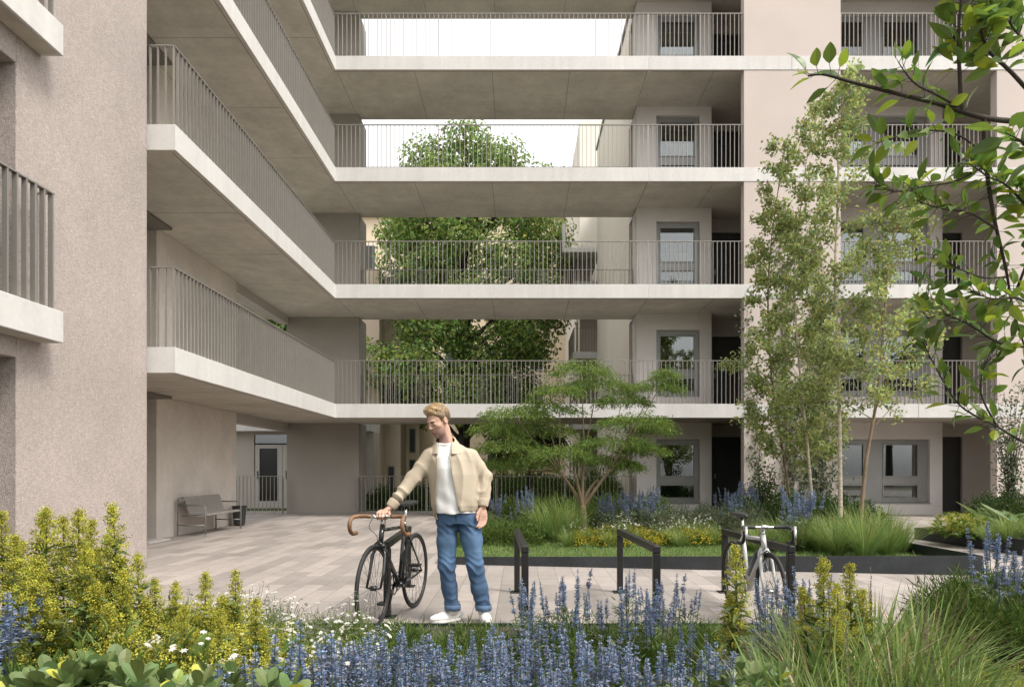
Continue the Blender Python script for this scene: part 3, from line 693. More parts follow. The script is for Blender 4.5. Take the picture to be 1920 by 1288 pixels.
Fj = np.maximum(Fj, -op_)
inner = J.F.reshape(-1) + .026                          # hollow, so the flaps hang as cloth
Fj = np.maximum(Fj, -np.where((abs(P[:, 0] + .55) < .2) & (zz < 1.36), inner, 1))
hem = np.where(P[:, 0] < -.645, .835 + .04 * np.clip((P[:, 1] - 5.5) / .1, 0, 1), .905)
arm = (P[:, 0] < -.80) | (P[:, 0] > -.335)
Fj = np.where(arm, Fj, np.maximum(Fj, hem - zz))
J.F = Fj.reshape(J.n).astype(np.float32)
V, Q = J.nets(1); b = MB(); b.add(V, Q); b.build('jacket', M['jacket'], man, smooth=True)
# collar
K = Field((-.82, 5.38, 1.33), (-.38, 5.76, 1.56), .005)
K.loft([(1.36, -.592, 5.572, .162, .142), (1.40, -.596, 5.576, .138, .125), (1.45, -.603, 5.582, .106, .104), (1.485, -.610, 5.582, .084, .082), (1.505, -.613, 5.580, .076, .074)], .008)
sl, x, y, z = K.grid(); Fi = K.F.copy()
cen = -.610 - .01 * (z - 1.4)
wdg = np.maximum(abs(x - cen) - (.055 + .35 * np.clip(1.49 - z, 0, 1) * 0 + .02 * (z > 1.46)), y - 5.56)
edge = (1.40 - .09 * np.clip((5.60 - y) / .12, -.4, 1) + .03 * np.clip(abs(x - cen) / .1 - .6, 0, 2)) - z      # collar leaf, deeper at its front points
K.F = np.maximum(np.maximum(np.maximum(Fi, -(Fi + .012)), -wdg), edge * .8).astype(np.float32)
V, Q = K.nets(1); b = MB(); b.add(V, Q); b.build('collar', M['jacket'], man, smooth=True)
# ribbed cuffs and hem
def ribbed(P0, P1, r0, r1, nrib=26, ns=6):
    P0, P1 = np.array(P0), np.array(P1); ax = (P1 - P0) / np.linalg.norm(P1 - P0)
    u = np.cross(ax, (0, 1, 0)); u /= np.linalg.norm(u); v = np.cross(ax, u); n = nrib * 4; a = np.arange(n) / n * 2 * math.pi
    m = MB(); V = []
    for i in range(ns):
        t = i / (ns - 1); r = (r0 + (r1 - r0) * t) * (.93 if i in (0, ns - 1) else 1) * (1 + .028 * np.cos(a * nrib))
        V.append(P0 + (P1 - P0) * t + r[:, None] * (np.cos(a)[:, None] * u + np.sin(a)[:, None] * v))
    V = np.vstack(V); i, j = np.meshgrid(np.arange(ns - 1), np.arange(n), indexing='ij')
    m.add(V, np.stack([i * n + j, i * n + (j + 1) % n, (i + 1) * n + (j + 1) % n, (i + 1) * n + j], -1).reshape(-1, 4)); return m
for e_, w_ in ((el_r, wr_r), (el_l, wr_l)):
    e_, w_ = np.array(e_), np.array(w_); ax = (e_ - w_) / np.linalg.norm(e_ - w_)
    ribbed(w_ + ax * .06, w_ - ax * .006, .049, .041).build('cuff', M['jacket'], man, smooth=True)
# zip edges along the opening
b = MB()
for xs, zs in (((-.689, -.684, -.666, -.668), (.87, 1.05, 1.22, 1.36)), ((-.487, -.511, -.545, -.560), (.915, 1.05, 1.22, 1.37))):
    zf = np.linspace(zs[0], zs[-1], 14); xf = np.interp(zf, zs, xs)
    rz = np.interp(zf, [.90, .95, 1.05, 1.2, 1.32, 1.39], [.155, .17, .166, .16, .14, .112]); rx = np.interp(zf, [.90, .95, 1.05, 1.2, 1.32, 1.39], [.197, .216, .218, .222, .212, .165]); cx = np.interp(zf, [.9, 1.2, 1.39], [-.522, -.552, -.586])
    yf = 5.567 - rz * np.sqrt(np.maximum(0, 1 - ((xf - cx) / rx) ** 2)) + .006
    b.tube(np.stack([xf, yf, zf], 1), .005, 6)
b.build('zip', mat('zip_metal', (.42, .36, .27), .4, metal=.5), man, smooth=True)
# jeans
D = Field((-.76, 5.38, .05), (-.2, 5.76, .99), .006)
D.loft([(.80, -.503, 5.57, .176, .118), (.86, -.505, 5.57, .182, .122), (.92, -.51, 5.568, .176, .12), (.97, -.515, 5.567, .166, .114)], .02)
def leg(P, R):
    for i in range(len(P) - 1): D.cone(P[i], P[i + 1], R[i], R[i + 1], .03)
leg([(-.592, 5.57, .83), (-.600, 5.555, .66), kn_r, (-.578, 5.55, .28), (-.556, 5.555, .125)], [.094, .080, .066, .062, .061])
leg([(-.422, 5.57, .83), (-.398, 5.55, .66), kn_l, (-.333, 5.53, .28), (-.302, 5.545, .125)], [.098, .085, .069, .063, .061])
sl, x, y, z = D.grid(); P = np.stack(np.broadcast_arrays(x, y, z), -1).reshape(-1, 3); zz = P[:, 2]
kn = np.exp(-((zz - .44) / .1) ** 2) + np.exp(-((zz - .15) / .07) ** 2) + .8 * np.exp(-((zz - .76) / .06) ** 2)
disp = .0052 * kn * fold(zz * 105 + 2.2 * np.sin(P[:, 0] * 33 + P[:, 1] * 22) + P[:, 0] * 38 + 1.5 * np.sin(zz * 23)) + .0035 * np.sin(P[:, 0] * 40 + zz * 14 + P[:, 1] * 30)
D.F = np.maximum(D.F.reshape(-1) - disp, .108 - zz).reshape(D.n).astype(np.float32)
V, Q = D.nets(1)
fade = 1 + .35 * np.exp(-((V[:, 2] - .62) / .14) ** 2) * np.clip((5.56 - V[:, 1]) / .08, 0, 1) + .12 * sines(V, 30, 4)
b = MB(); b.add(V, Q, c=np.stack([fade, fade, fade ** .8], 1)); jn = b.build('jeans', M['denim'], man, smooth=True)
for (cx, cy) in ((-.553, 5.555), (-.301, 5.545)):
    a = np.linspace(0, 2 * math.pi, 25)[:-1]; b = MB(); V = []
    for zq, rq in ((.100, .061), (.099, .065), (.122, .0675), (.143, .066), (.144, .062)): V.append(np.stack([cx + rq * np.cos(a), cy + rq * np.sin(a), np.full(24, zq)], 1))
    i, j = np.meshgrid(np.arange(4), np.arange(24), indexing='ij')
    b.add(np.vstack(V), np.stack([i * 24 + j, i * 24 + (j + 1) % 24, (i + 1) * 24 + (j + 1) % 24, (i + 1) * 24 + j], -1).reshape(-1, 4), c=(1.7, 1.5, 1.35)); b.build('turn_up', M['denim'], jn, smooth=True)
b = MB(); a = np.linspace(0, 2 * math.pi, 41)
b.tube(np.stack([-.512 + .171 * np.cos(a), 5.567 + .120 * np.sin(a), np.full(41, .925)], 1), .016, 6, caps=False, flat=.35)
b.tube([(-.512, 5.444, .925), (-.513, 5.444, .88), (-.513, 5.452, .83)], .004, 5); b.build('waistband', M['denim'], jn, smooth=True)
for an in (an_r, an_l):
    b = MB(); b.tube([(an[0], an[1] + .005, .07), (an[0], an[1] + .003, .105), (an[0], an[1], .14)], [.043, .045, .047], 14); b.build('sock', M['tee'], man, smooth=True)
# sneakers
def shoe(heel, toe):
    heel, toe = np.array([*heel, 0.]), np.array([*toe, 0.]); f = (toe - heel) / np.linalg.norm(toe - heel); s_ = np.array([-f[1], f[0], 0]); Ls = np.linalg.norm(toe - heel)
    bx = np.array([f, s_, (0, 0, 1)])
    S = Field(np.minimum(heel, toe) - .08, np.maximum(heel, toe) + np.array([.08, .08, .16]), .005)
    S.ell(heel + f * Ls * .30 + (0, 0, .055), (.105, .038, .05), .02, '+', bx); S.ell(heel + f * Ls * .68 + (0, 0, .042), (.10, .045, .036), .03, '+', bx)
    S.cone(heel + f * .06 + (0, 0, .06), heel + f * .065 + (0, 0, .115), .042, .044, .02); S.cone(heel + f * .04 + (0, 0, .1), heel + f * .045 + (0, 0, .15), .033, .034, .012, '+')
    sl, x, y, z = S.grid(); S.F = np.maximum(S.F, .022 - z + 0 * x).astype(np.float32)
    V, Q = S.nets(1); b = MB(); b.add(V, Q); sh = b.build('shoe', M['shoe'], man, smooth=True)
    tt = np.linspace(0, 1, 13); wd = np.interp(tt, [0, .08, .3, .5, .75, .92, 1], [.012, .034, .039, .038, .047, .034, .008])
    out = [heel + f * (Ls * 1.02 * t - .006) + s_ * w_ for t, w_ in zip(tt, wd)] + [heel + f * (Ls * 1.02 * t - .006) - s_ * w_ for t, w_ in zip(tt[::-1], wd[::-1])]
    b = MB(); b.prism([(p[0], p[1]) for p in out], .004, .028); b.build('sole', M['shoe'], sh, bevel=.006, seg=2)
    b = MB()
    for i in range(5):
        c = heel + f * (Ls * (.42 + .075 * i)) + (0, 0, .098 - .0095 * i)
        b.tube([c - s_ * .024 - (0, 0, .008), c + (0, 0, .004), c + s_ * .024 - (0, 0, .008)], .0035, 5)
    b.build('laces', M['tee'], sh, smooth=True)
shoe((-.492, 5.625), (-.715, 5.475)); shoe((-.306, 5.645), (-.262, 5.385))
# ------------------------------------------------------------------ bicycles
M['tyre'] = mat('tyre_rubber', (.018, .018, .018), .7, [(60, .2, 2)])
M['rim_black'] = mat('black_rim', (.03, .03, .03), .35, metal=.5)
M['rim_silver'] = mat('silver_rim', (.55, .55, .54), .3, metal=.9)
M['chrome'] = mat('polished_alloy', (.62, .62, .60), .22, [(20, .08, 2)], metal=1.0)
M['bike_black'] = mat('black_frame_paint', (.014, .014, .015), .25, [(6, .1, 2)], coat=.6)
M['bike_white'] = mat('white_frame_paint', (.52, .52, .51), .3, [(6, .04, 2)], coat=.5)
M['tape_tan'] = mat('tan_bar_tape', (.215, .115, .058), .6, [(60, .2, 2), (12, .15, 2)], [(120, .5, 2)])
M['tape_black'] = mat('black_bar_tape', (.02, .02, .02), .6, [(60, .2, 2)], [(120, .5, 2)])
M['leather'] = mat('black_saddle', (.02, .02, .02), .4)
M['battery'] = mat('dark_blue_battery_case', (.02, .028, .05), .3, coat=.3)
M['cable'] = mat('cable', (.03, .03, .03), .5)
def bicycle(label, rear, front, frame, rim, tape, k=1.0, battery=False):
    rear, front = np.array(rear), np.array(front); u = front - rear; wbl = np.linalg.norm(u); u /= wbl; s_ = np.array([-u[1], u[0]])
    t = thing('bicycle', label, 'bicycle', (*((rear + front) / 2), 0))
    R = .335 * k
    def P(a, side, z):               # metres along from the rear axle, to the rider's left, up
        q = rear + u * a * wbl / .965 + s_ * side * k; return np.array([q[0], q[1], z * k])
    ax = np.array([*s_, 0.])
    for a0 in (0.0, .965):
        c = P(a0, 0, .335)
        wheel = MB(); wheel.tube([c - ax * .05 * k, c - ax * .022 * k, c - ax * .02 * k, c + ax * .02 * k, c + ax * .022 * k, c + ax * .05 * k], [.008, .008, .02, .02, .008, .008], 10)
        wo = wheel.build('wheel', M['chrome'] if battery else M['bike_black'], t, smooth=True)
        m = MB(); m.torus(c, ax, R - .014, .0145, 64, 8); m.build('tyre', M['tyre'], wo, smooth=True)
        m = MB(); m.torus(c, ax, R - .036, .010, 64, 6, sq=.95); m.build('rim', rim, wo, smooth=True)
        m = MB(); n = 28
        for i in range(n):
            a = 2 * math.pi * i / n; a2 = a + (.35 if (i // 2) % 2 else -.35); sd = .022 if i % 2 else -.022
            r1 = np.array([*(u * math.cos(a)), math.sin(a)]); r2 = np.array([*(u * math.cos(a2)), math.sin(a2)])
            m.tube([c + r2 * .018 + ax * sd, c + r1 * (R - .04)], .0013, 4, caps=False)
        m.build('spokes', M['chrome'] if battery else M['cable'], wo)
    bb = P(.41, 0, .275); st = P(.275, 0, .78); hd_t = P(.785, 0, .79); hd_b = P(.825, 0, .655)
    f = MB(); tr = .016
    f.tube([bb, st], tr, 10); f.tube([hd_t + (hd_t - hd_b) * .1, hd_b - (hd_t - hd_b) * .1], .021, 10)
    f.tube([P(.285, 0, .745), P(.79, 0, .765)], tr * .95, 10)
    f.tube([bb, P(.815, 0, .68)], .036 if battery else .0185, 10)
    for q in (1, -1):
        f.tube([P(.405, q * .022, .28), P(.2, q * .045, .30), P(0, q * .062, .335)], [.012, .010, .008], 8)
        f.tube([P(.282, q * .012, .74), P(.15, q * .035, .55), P(0, q * .062, .335)], [.009, .009, .007], 8)
    f.tube([bb - ax * .04, bb + ax * .04], .024, 12)
    f.build('frame', frame, t, smooth=True)
    f = MB()
    for q in (1, -1): f.tube([P(.835, q * .03, .635), P(.86, q * .05, .58), P(.90, q * .056, .45), P(.965, q * .056, .335)], [.014, .0145, .012, .009], 8)
    f.tube([P(.835, -.045, .64), P(.833, 0, .652), P(.835, .045, .64)], .015, 8)
    f.build('fork', frame, t, smooth=True)
    f = MB(); f.tube([st, P(.235, 0, .915)], .0135, 10); f.tube([P(.285, 0, .762), P(.277, 0, .787)], .02, 10); f.build('seatpost', M['chrome'], t, smooth=True)
    # saddle
    m = MB(); pr = [(.09, .062, .955), (.105, .072, .957), (.17, .07, .955), (.22, .045, .948), (.28, .024, .944), (.34, .02, .944), (.368, .012, .938)]
    V = []; n = 14; aa = np.linspace(0, 2 * math.pi, n, endpoint=False)
    for a, hw, z in pr:
        for q in aa: V.append(P(a, hw * math.cos(q), z + (.012 * math.sin(q) if math.sin(q) > 0 else .030 * math.sin(q) * (.6 + .4 * abs(math.cos(q))))))
    i, j = np.meshgrid(np.arange(len(pr) - 1), np.arange(n), indexing='ij')
    V += [P(.086, 0, .948), P(.372, 0, .935)]; L0 = len(pr) * n
    m.add(V, np.stack([i * n + j, i * n + (j + 1) % n, (i + 1) * n + (j + 1) % n, (i + 1) * n + j], -1).reshape(-1, 4),
          [(L0, (q + 1) % n, q) for q in range(n)] + [(L0 + 1, (len(pr) - 1) * n + q, (len(pr) - 1) * n + (q + 1) % n) for q in range(n)])
    for q in (1, -1): m.tube([P(.13, q * .02, .93), P(.2, q * .022, .915), P(.3, q * .015, .928)], .004, 6)
    m.build('saddle', M['leather'], t, smooth=True)
    # stem and drop bar
    bc = P(.815, 0, .872)
    f = MB(); f.tube([hd_t, P(.777, 0, .845)], .0165, 10); f.tube([P(.775, 0, .845), bc], .015, 10); f.tube([bc - ax * .03 * k, bc + ax * .03 * k], .02, 12); f.build('stem', M['chrome'], t, smooth=True)
    def bar(q): return [bc + np.array([*(s_ * sd * q * k + u * fw * k), z * k]) for sd, fw, z in
        ((.0, 0, 0), (.08, .0, .0), (.15, .003, .002), (.19, .022, .001), (.207, .06, -.006), (.212, .095, -.028), (.214, .108, -.062), (.216, .092, -.102), (.218, .052, -.130), (.22, .0, -.137), (.22, -.035, -.136))]
    def smooth_path(Pt, n=40):
        Pt = np.array(Pt); tt = np.arange(len(Pt)); q = np.linspace(0, len(Pt) - 1, n); o = np.zeros((n, 3))
        for kk in range(n):
            i = min(int(q[kk]), len(Pt) - 2); f_ = q[kk] - i
            p0, p1, p2, p3 = Pt[max(i - 1, 0)], Pt[i], Pt[i + 1], Pt[min(i + 2, len(Pt) - 1)]
            o[kk] = .5 * (2 * p1 + (p2 - p0) * f_ + (2 * p0 - 5 * p1 + 4 * p2 - p3) * f_ ** 2 + (3 * p1 - p0 - 3 * p2 + p3) * f_ ** 3)
        return o
    hb = MB(); full = np.vstack([smooth_path(bar(-1))[::-1], smooth_path(bar(1))[1:]]); hb.tube(full, .0125 * k, 10)
    ho = hb.build('handlebar', M['chrome'], t, smooth=True)
    for q in (1, -1):
        w_ = MB(); pt = smooth_path(bar(q))[4:]; w_.tube(pt, 0.0158 * k * (1 + .05 * (np.arange(len(pt)) % 2)), 10); w_.build('bar_tape', tape, ho, smooth=True)
    if battery:
        for q in (1, -1):
            l = MB(); b0 = bar(q)[5]; l.tube([b0, b0 + np.array([*(u * .03), .03]), b0 + np.array([*(u * .045), -.03]), b0 + np.array([*(u * .05), -.10])], [.016, .018, .009, .006], 8); l.build('brake_lever', M['chrome'], ho, smooth=True)
    else:
        l = MB(); l.tube([bc - ax * .055, bc - ax * .05 + np.array([*(u * .04), .012]), bc - ax * .02 + np.array([*(u * .06), -.005])], [.018, .014, .008], 8); l.tube([bc + ax * .05 - (0, 0, .005), bc + ax * .06 + np.array([*(u * .04), .01])], [.018, .012], 8); l.build('brake_lever', M['chrome'], ho, smooth=True)
    c = MB()
    for q in (1, -1): c.tube(smooth_path([bc + ax * q * .05 + np.array([*(u * .03), 0]), bc + ax * q * .065 + np.array([*(u * .08), -.08 * k]), P(.86, q * .02, .73), P(.855, q * .01, .665)], 16), .0025, 6)
    c.build('brake_cable', M['cable'], t, smooth=True)
    br = MB(); br.tube([P(.86, -.03, .60), P(.868, -.028, .66), P(.868, 0, .685), P(.868, .028, .66), P(.86, .03, .60)], [.006, .009, .011, .009, .006], 8); br.build('brake_caliper', M['chrome'] if battery else M['bike_black'], t, smooth=True)
    # drivetrain on the right side
    cr = MB(); cc = P(.41, -.045, .275); cr.torus(cc, ax, .088 * k, .005, 44, 6)
    for i in range(5):
        a = 2 * math.pi * i / 5; cr.tube([cc, cc + .088 * k * np.array([*(u * math.cos(a)), math.sin(a)])], .006, 5)
    cr.tube([cc, cc + k * np.array([*(u * .06), -.155]) - ax * .015], [.012, .009], 8); cr.tube([P(.41, .05, .275), P(.41, .065, .275) + k * np.array([*(u * -.06), .155])], [.012, .009], 8)
    co_ = cr.build('crankset', M['chrome'] if battery else M['bike_black'], t, smooth=True)
    for sg, q in ((1, -1), (-1, 1)):
        e = (cc - ax * .015 if sg == 1 else P(.41, .065, .275)) + k * np.array([*(u * .06 * sg), -.155 * sg])
        p = MB(); o_ = e + ax * q * .055; hx = np.array([*u, 0]) * .045
        V = [o_ + a_ * hx + b_ * ax * .045 + np.array([0, 0, c_ * .011]) for c_ in (-1, 1) for b_ in (-1, 1) for a_ in (-1, 1)]
        p.add(V, [(0, 2, 3, 1), (4, 5, 7, 6), (0, 1, 5, 4), (2, 6, 7, 3), (0, 4, 6, 2), (1, 3, 7, 5)]); p.build('pedal', M['tape_black'], co_, bevel=.004)
    ch = MB(); r0, r1 = .088 * k, .034 * k; a0 = P(0, -.045, .335); up = np.array([0, 0, 1.])
    ch.tube([cc + up * r0, a0 + up * r1], .004, 5); ch.tube([cc - up * r0, a0 - up * r1], .004, 5); ch.torus(a0, ax, r1, .006, 20, 5); ch.build('chain', M['cable'], t)
    if battery:
        m = MB(); m.tube([P(.50, 0, .40), P(.52, 0, .425), P(.73, 0, .63), P(.75, 0, .645)], [.03, .047, .047, .03], 10); m.build('battery', M['battery'], t, smooth=True)
    return t
bicycle('black racing bicycle with tan drop bars, held by the man', (-.95, 6.15), (-1.12, 5.2), M['bike_black'], M['rim_black'], M['tape_tan'])
bicycle('silver white bicycle with black drop bars leaning at the rightmost bicycle rack', (1.90, 6.08), (1.925, 5.25), M['bike_white'], M['rim_black'], M['tape_black'], k=.90, battery=True)
# ------------------------------------------------------------------ bicycle racks
def rack(x, label, back=0.0):
    t = thing('bicycle_rack', label, 'bicycle rack', (x, 6.15, 0), group='black steel bicycle racks')
    x0, x1, h = x - .035, x + .035, .64
    for (px, y) in ((x + .035, 5.40 + back), (x - .035, 6.90 + back)):
        p = MB(); p.box(px - .029, px + .029, y - .029, y + .029, .010, h - .06); p.build('post', M['black_steel'], t, bevel=.007, seg=2)
        p = MB(); p.box(px - .07, px + .07, y - .07, y + .07, 0, .009); p.build('base_plate', M['black_steel'], t, bevel=.003)
    b = MB(); ya, yb = 5.365 + back, 6.935 + back
    V = [(px + sx * .0295, y, z) for z in (h - .0595, h) for (px, y) in ((x + .035, ya), (x - .035, yb)) for sx in (-1, 1)]
    b.add(V, [(0, 2, 3, 1), (4, 5, 7, 6), (0, 1, 5, 4), (2, 6, 7, 3), (0, 4, 6, 2), (1, 3, 7, 5)])
    b.build('top_bar', M['black_steel'], t, bevel=.01, seg=3)
for x, l in ((-1.155, 'black bicycle rack hidden behind the black bicycle'), (.0, 'empty black bicycle rack nearest the man'), (1.04, 'empty black bicycle rack between the two other free-standing racks'), (2.10, 'black bicycle rack with the silver white bicycle against it')):
    rack(x, l, .34 if x < -1 else 0)
# ------------------------------------------------------------------ bench
def perforated():
    m = mat('perforated_sheet_steel', (.52, .49, .46), .4, [(5, .06, 2)], metal=.5)
    N, L = m.node_tree.nodes, m.node_tree.links; out = [n for n in N if n.type == 'OUTPUT_MATERIAL'][0]; b = [n for n in N if n.type == 'BSDF_PRINCIPLED'][0]
    tc = N.new('ShaderNodeTexCoord'); v = N.new('ShaderNodeTexVoronoi'); v.inputs['Scale'].default_value = 75; v.inputs['Randomness'].default_value = 0
    L.new(tc.outputs['Object'], v.inputs['Vector']); c = N.new('ShaderNodeMath'); c.operation = 'LESS_THAN'; c.inputs[1].default_value = .33; L.new(v.outputs['Distance'], c.inputs[0])
    tr = N.new('ShaderNodeBsdfTransparent'); mx = N.new('ShaderNodeMixShader'); L.new(c.outputs[0], mx.inputs[0]); L.new(b.outputs[0], mx.inputs[1]); L.new(tr.outputs[0], mx.inputs[2]); L.new(mx.outputs[0], out.inputs[0])
    return m
be = thing('bench', 'grey steel bench with perforated seat and tube arms against the concrete wall', 'bench', (-6.1, 13.5, 0))
ya, yb = 12.70, 14.30
prof = [(-6.335, .690), (-6.330, .715), (-6.305, .722), (-6.285, .705), (-6.25, .60), (-6.215, .48), (-6.19, .42), (-6.14, .395), (-6.0, .395), (-5.90, .405), (-5.87, .400), (-5.855, .375)]
m = MB(); pr = np.array(prof); n = len(pr); nrm = np.gradient(pr, axis=0); nrm = np.stack([-nrm[:, 1], nrm[:, 0]], 1); nrm /= np.linalg.norm(nrm, axis=1, keepdims=True)
for k2, (y0, y1) in enumerate(((ya + .04, 13.497), (13.503, yb - .04))):
    V = []
    for y in (y0, y1):
        for o_ in (0, .006): V += [(*(p_ + q_ * o_)[:1], y, (p_ + q_ * o_)[1]) for p_, q_ in zip(pr, nrm)]
    Qd = []
    for i in range(n - 1): Qd += [(i, i + 1, 2 * n + i + 1, 2 * n + i), (n + i, 3 * n + i, 3 * n + i + 1, n + i + 1), (i, n + i, n + i + 1, i + 1), (2 * n + i, 2 * n + i + 1, 3 * n + i + 1, 3 * n + i)]
    m.add(V, Qd)
m.build('seat', perforated(), be)
for y in (ya, yb):
    f = MB(); f.tube([(-6.38, y, 0), (-6.38, y, .66), (-6.36, y, .70), (-6.32, y, .712)], .014, 8)
    f.tube([(-6.38, y, .575), (-5.95, y, .575), (-5.90, y, .567), (-5.87, y, .545), (-5.86, y, .50), (-5.86, y, 0)], .014, 8); f.tube([(-6.38, y, .20), (-5.86, y, .20)], .011, 8); f.tube([(-6.30, y, .375), (-5.86, y, .375)], .011, 8)
    for x in (-6.38, -5.86): f.tube([(x, y, 0), (x, y, .02)], .028, 10)
    f.build('end_frame', M['frame'], be, smooth=True)
for x, z in ((-5.90, .375), (-6.15, .372), (-6.30, .64)):
    f = MB(); f.tube([(x, ya, z), (x, yb, z)], .014, 8); f.build('cross_tube', M['frame'], be, smooth=True)
bn = thing('litter_bin', 'small dark litter bin beyond the end of the grey bench', 'litter bin', (-6.22, 15.1, 0))
m = MB(); m.tube([(-6.22, 15.1, .03), (-6.22, 15.1, .42)], [.12, .15], 20); m.build('bucket', M['dark_door'], bn)
m = MB(); m.torus((-6.22, 15.1, .425), (0, 0, 1), .15, .012, 28, 6); m.build('rim', M['black_steel'], bn, smooth=True)
m = MB(); m.tube([(-6.22, 15.1, 0), (-6.22, 15.1, .029)], .10, 18); m.build('foot', M['black_steel'], bn)
# ------------------------------------------------------------------ planting: leaf and flower shapes
def leafmat(name, col, transl=.3, rough=.5, spec=.35): return mat(name, col, rough, [(9, .10, 2)], vcol=True, transl=transl, spec=spec)
M['leaf'] = leafmat('leaf_green', (.115, .18, .036)); M['leaf_dark'] = leafmat('leaf_dark_green', (.055, .095, .022)); M['leaf_light'] = leafmat('leaf_light_green', (.19, .25, .075))
M['leaf_big'] = leafmat('broad_leaf_green', (.165, .23, .08), .28, .38, .5); M['leaf_grey'] = leafmat('leaf_grey_green', (.16, .19, .11))
M['blade'] = leafmat('grass_blade', (.19, .28, .075), .35); M['blade_wide'] = leafmat('wide_grass_blade', (.16, .25, .062), .35); M['blue'] = leafmat('blue_floret', (.25, .30, .425), .2, .7); M['yellow'] = leafmat('yellow_floret', (.46, .38, .025), .2, .7)
M['lime'] = leafmat('lime_yellow_floret', (.47, .46, .07), .32, .7); M['white'] = leafmat('white_petal', (.62, .61, .56), .2, .7); M['stem'] = leafmat('green_stem', (.085, .115, .03), .0)
M['bark_dark'] = mat('dark_bark', (.045, .036, .028), .9, [(8, .3, 4, (1, 1, .2))], [(25, .8, 4, (1, 1, .25))]); M['bark_pale'] = mat('birch_bark', (.46, .40, .31), .8, [(5, .22, 4, (1, 1, 3)), (20, .35, 3, (.5, .5, 3))], [(30, .4, 3)])
M['bark_tan'] = mat('tan_bark', (.21, .155, .095), .85, [(6, .25, 4)], [(30, .5, 3)])
def unit(v): return v / (np.linalg.norm(v, axis=-1, keepdims=True) + 1e-9)
def rdirs(n, r): return unit(r.normal(size=(n, 3)))
def tints(n, r, lo=.65, hi=1.3, warm=.12):
    b = r.uniform(lo, hi, n)[:, None]; w_ = r.normal(0, warm, n)[:, None]
    return np.clip(b * (1 + w_ * np.array([1.0, .15, -.5])), .05, 3)
def diamonds(mb, P, D, N, Ln, W, col, m=0, fold=.22, droop=.12):
    """small folded leaves or petals"""
    D = unit(D); S = unit(np.cross(D, N)); N = np.cross(S, D); n = len(P); Ln = np.broadcast_to(Ln, n)[:, None]; W = np.broadcast_to(W, n)[:, None]
    a = P; mid = P + D * Ln * .48; l = mid + S * W * .5 + N * W * fold; r_ = mid - S * W * .5 + N * W * fold; t = P + D * Ln - N * Ln * droop
    V = np.stack([a, r_, t, l], 1).reshape(-1, 3); i = np.arange(n)[:, None] * 4
    mb.add(V, T=np.concatenate([i + [0, 1, 2], i + [0, 2, 3]]), m=m, c=np.repeat(col, 4, 0))
PROF = {'ovate': ([0, .12, .32, .55, .78, .93, 1], [.06, .52, 1, .95, .58, .22, .0]), 'obovate': ([0, .2, .45, .68, .85, .96, 1], [.1, .35, .72, 1, .85, .42, .0]), 'lance': ([0, .1, .3, .5, .7, .88, 1], [.3, .75, 1, .92, .66, .3, .0])}
def bigleaves(mb, P, D, N, Ln, W, col, m=0, prof='ovate', fold=.18, droop=.25, r=None, wave=.0):
    """leaves with a midrib fold and a bend along their length"""
    D = unit(D); S = unit(np.cross(D, N)); N = np.cross(S, D); n = len(P); Ln = np.broadcast_to(Ln, n); W = np.broadcast_to(W, n)
    ts, ws = map(np.array, PROF[prof]); k = len(ts); V = np.zeros((n, k, 3, 3))
    dr = np.broadcast_to(droop, n) * (1 if r is None else r.uniform(.3, 1.6, n))
    for i in range(k):
        c = P + D * (Ln * ts[i])[:, None] - N * (Ln * dr * ts[i] ** 2)[:, None]
        w_ = (W * ws[i] * .5)[:, None]; f = N * (W * ws[i] * fold)[:, None]
        wv = 0 if wave == 0 else N * (W * wave * math.sin(i * 2.3))[:, None]
        V[:, i, 0] = c + S * w_ + f + wv; V[:, i, 1] = c; V[:, i, 2] = c - S * w_ + f - wv
    b = np.arange(n)[:, None] * (3 * k); Q = []
    for i in range(k - 1):
        o = 3 * i; Q += [b + [o, o + 3, o + 4, o + 1], b + [o + 1, o + 4, o + 5, o + 2]]
    mb.add(V.reshape(-1, 3), Q=np.concatenate(Q), m=m, c=np.repeat(col, 3 * k, 0))
def blades(mb, P, D, Ln, W, bend, col, m=0, seg=6, tipcol=None):
    """arching grass blades: D = start direction, bend = how far they bow over"""
    n = len(P); D = unit(D); out = unit(D * [1, 1, 0] + 1e-6); S = unit(np.cross(D, (0, 0, 1.0)) + 1e-6); Ln = np.broadcast_to(Ln, n); W = np.broadcast_to(W, n); V = np.zeros((n, seg + 1, 2, 3)); C = np.zeros((n, seg + 1, 2, 3))
    for i in range(seg + 1):
        t = i / seg; c = P + D * (Ln * t)[:, None] + (out * .55 - np.array([0, 0, .75])) * (Ln * bend * t ** 2.2)[:, None]
        w_ = (W * .5 * (1 - t ** 2.5) * (.6 + .4 * min(1, t * 4)))[:, None]
        V[:, i, 0] = c + S * w_; V[:, i, 1] = c - S * w_
        cc = col if tipcol is None else col * (1 - t ** 3) + tipcol * t ** 3
        C[:, i, 0] = cc; C[:, i, 1] = cc
    b = np.arange(n)[:, None] * (2 * (seg + 1))
    mb.add(V.reshape(-1, 3), Q=np.concatenate([b + [2 * i, 2 * i + 1, 2 * i + 3, 2 * i + 2] for i in range(seg)]), m=m, c=C.reshape(-1, 3))
def stems(mb, P0, P1, r0, r1, k=3, m=0, c=(1, 1, 1), sag=0.0):
    for a, b in zip(P0, P1):
        mid = (a + b) / 2 + np.array([0, 0, sag]); mb.tube([a, mid, b] if sag else [a, b], [r0, (r0 + r1) / 2, r1] if sag else [r0, r1], k, m=m, c=c, caps=False)
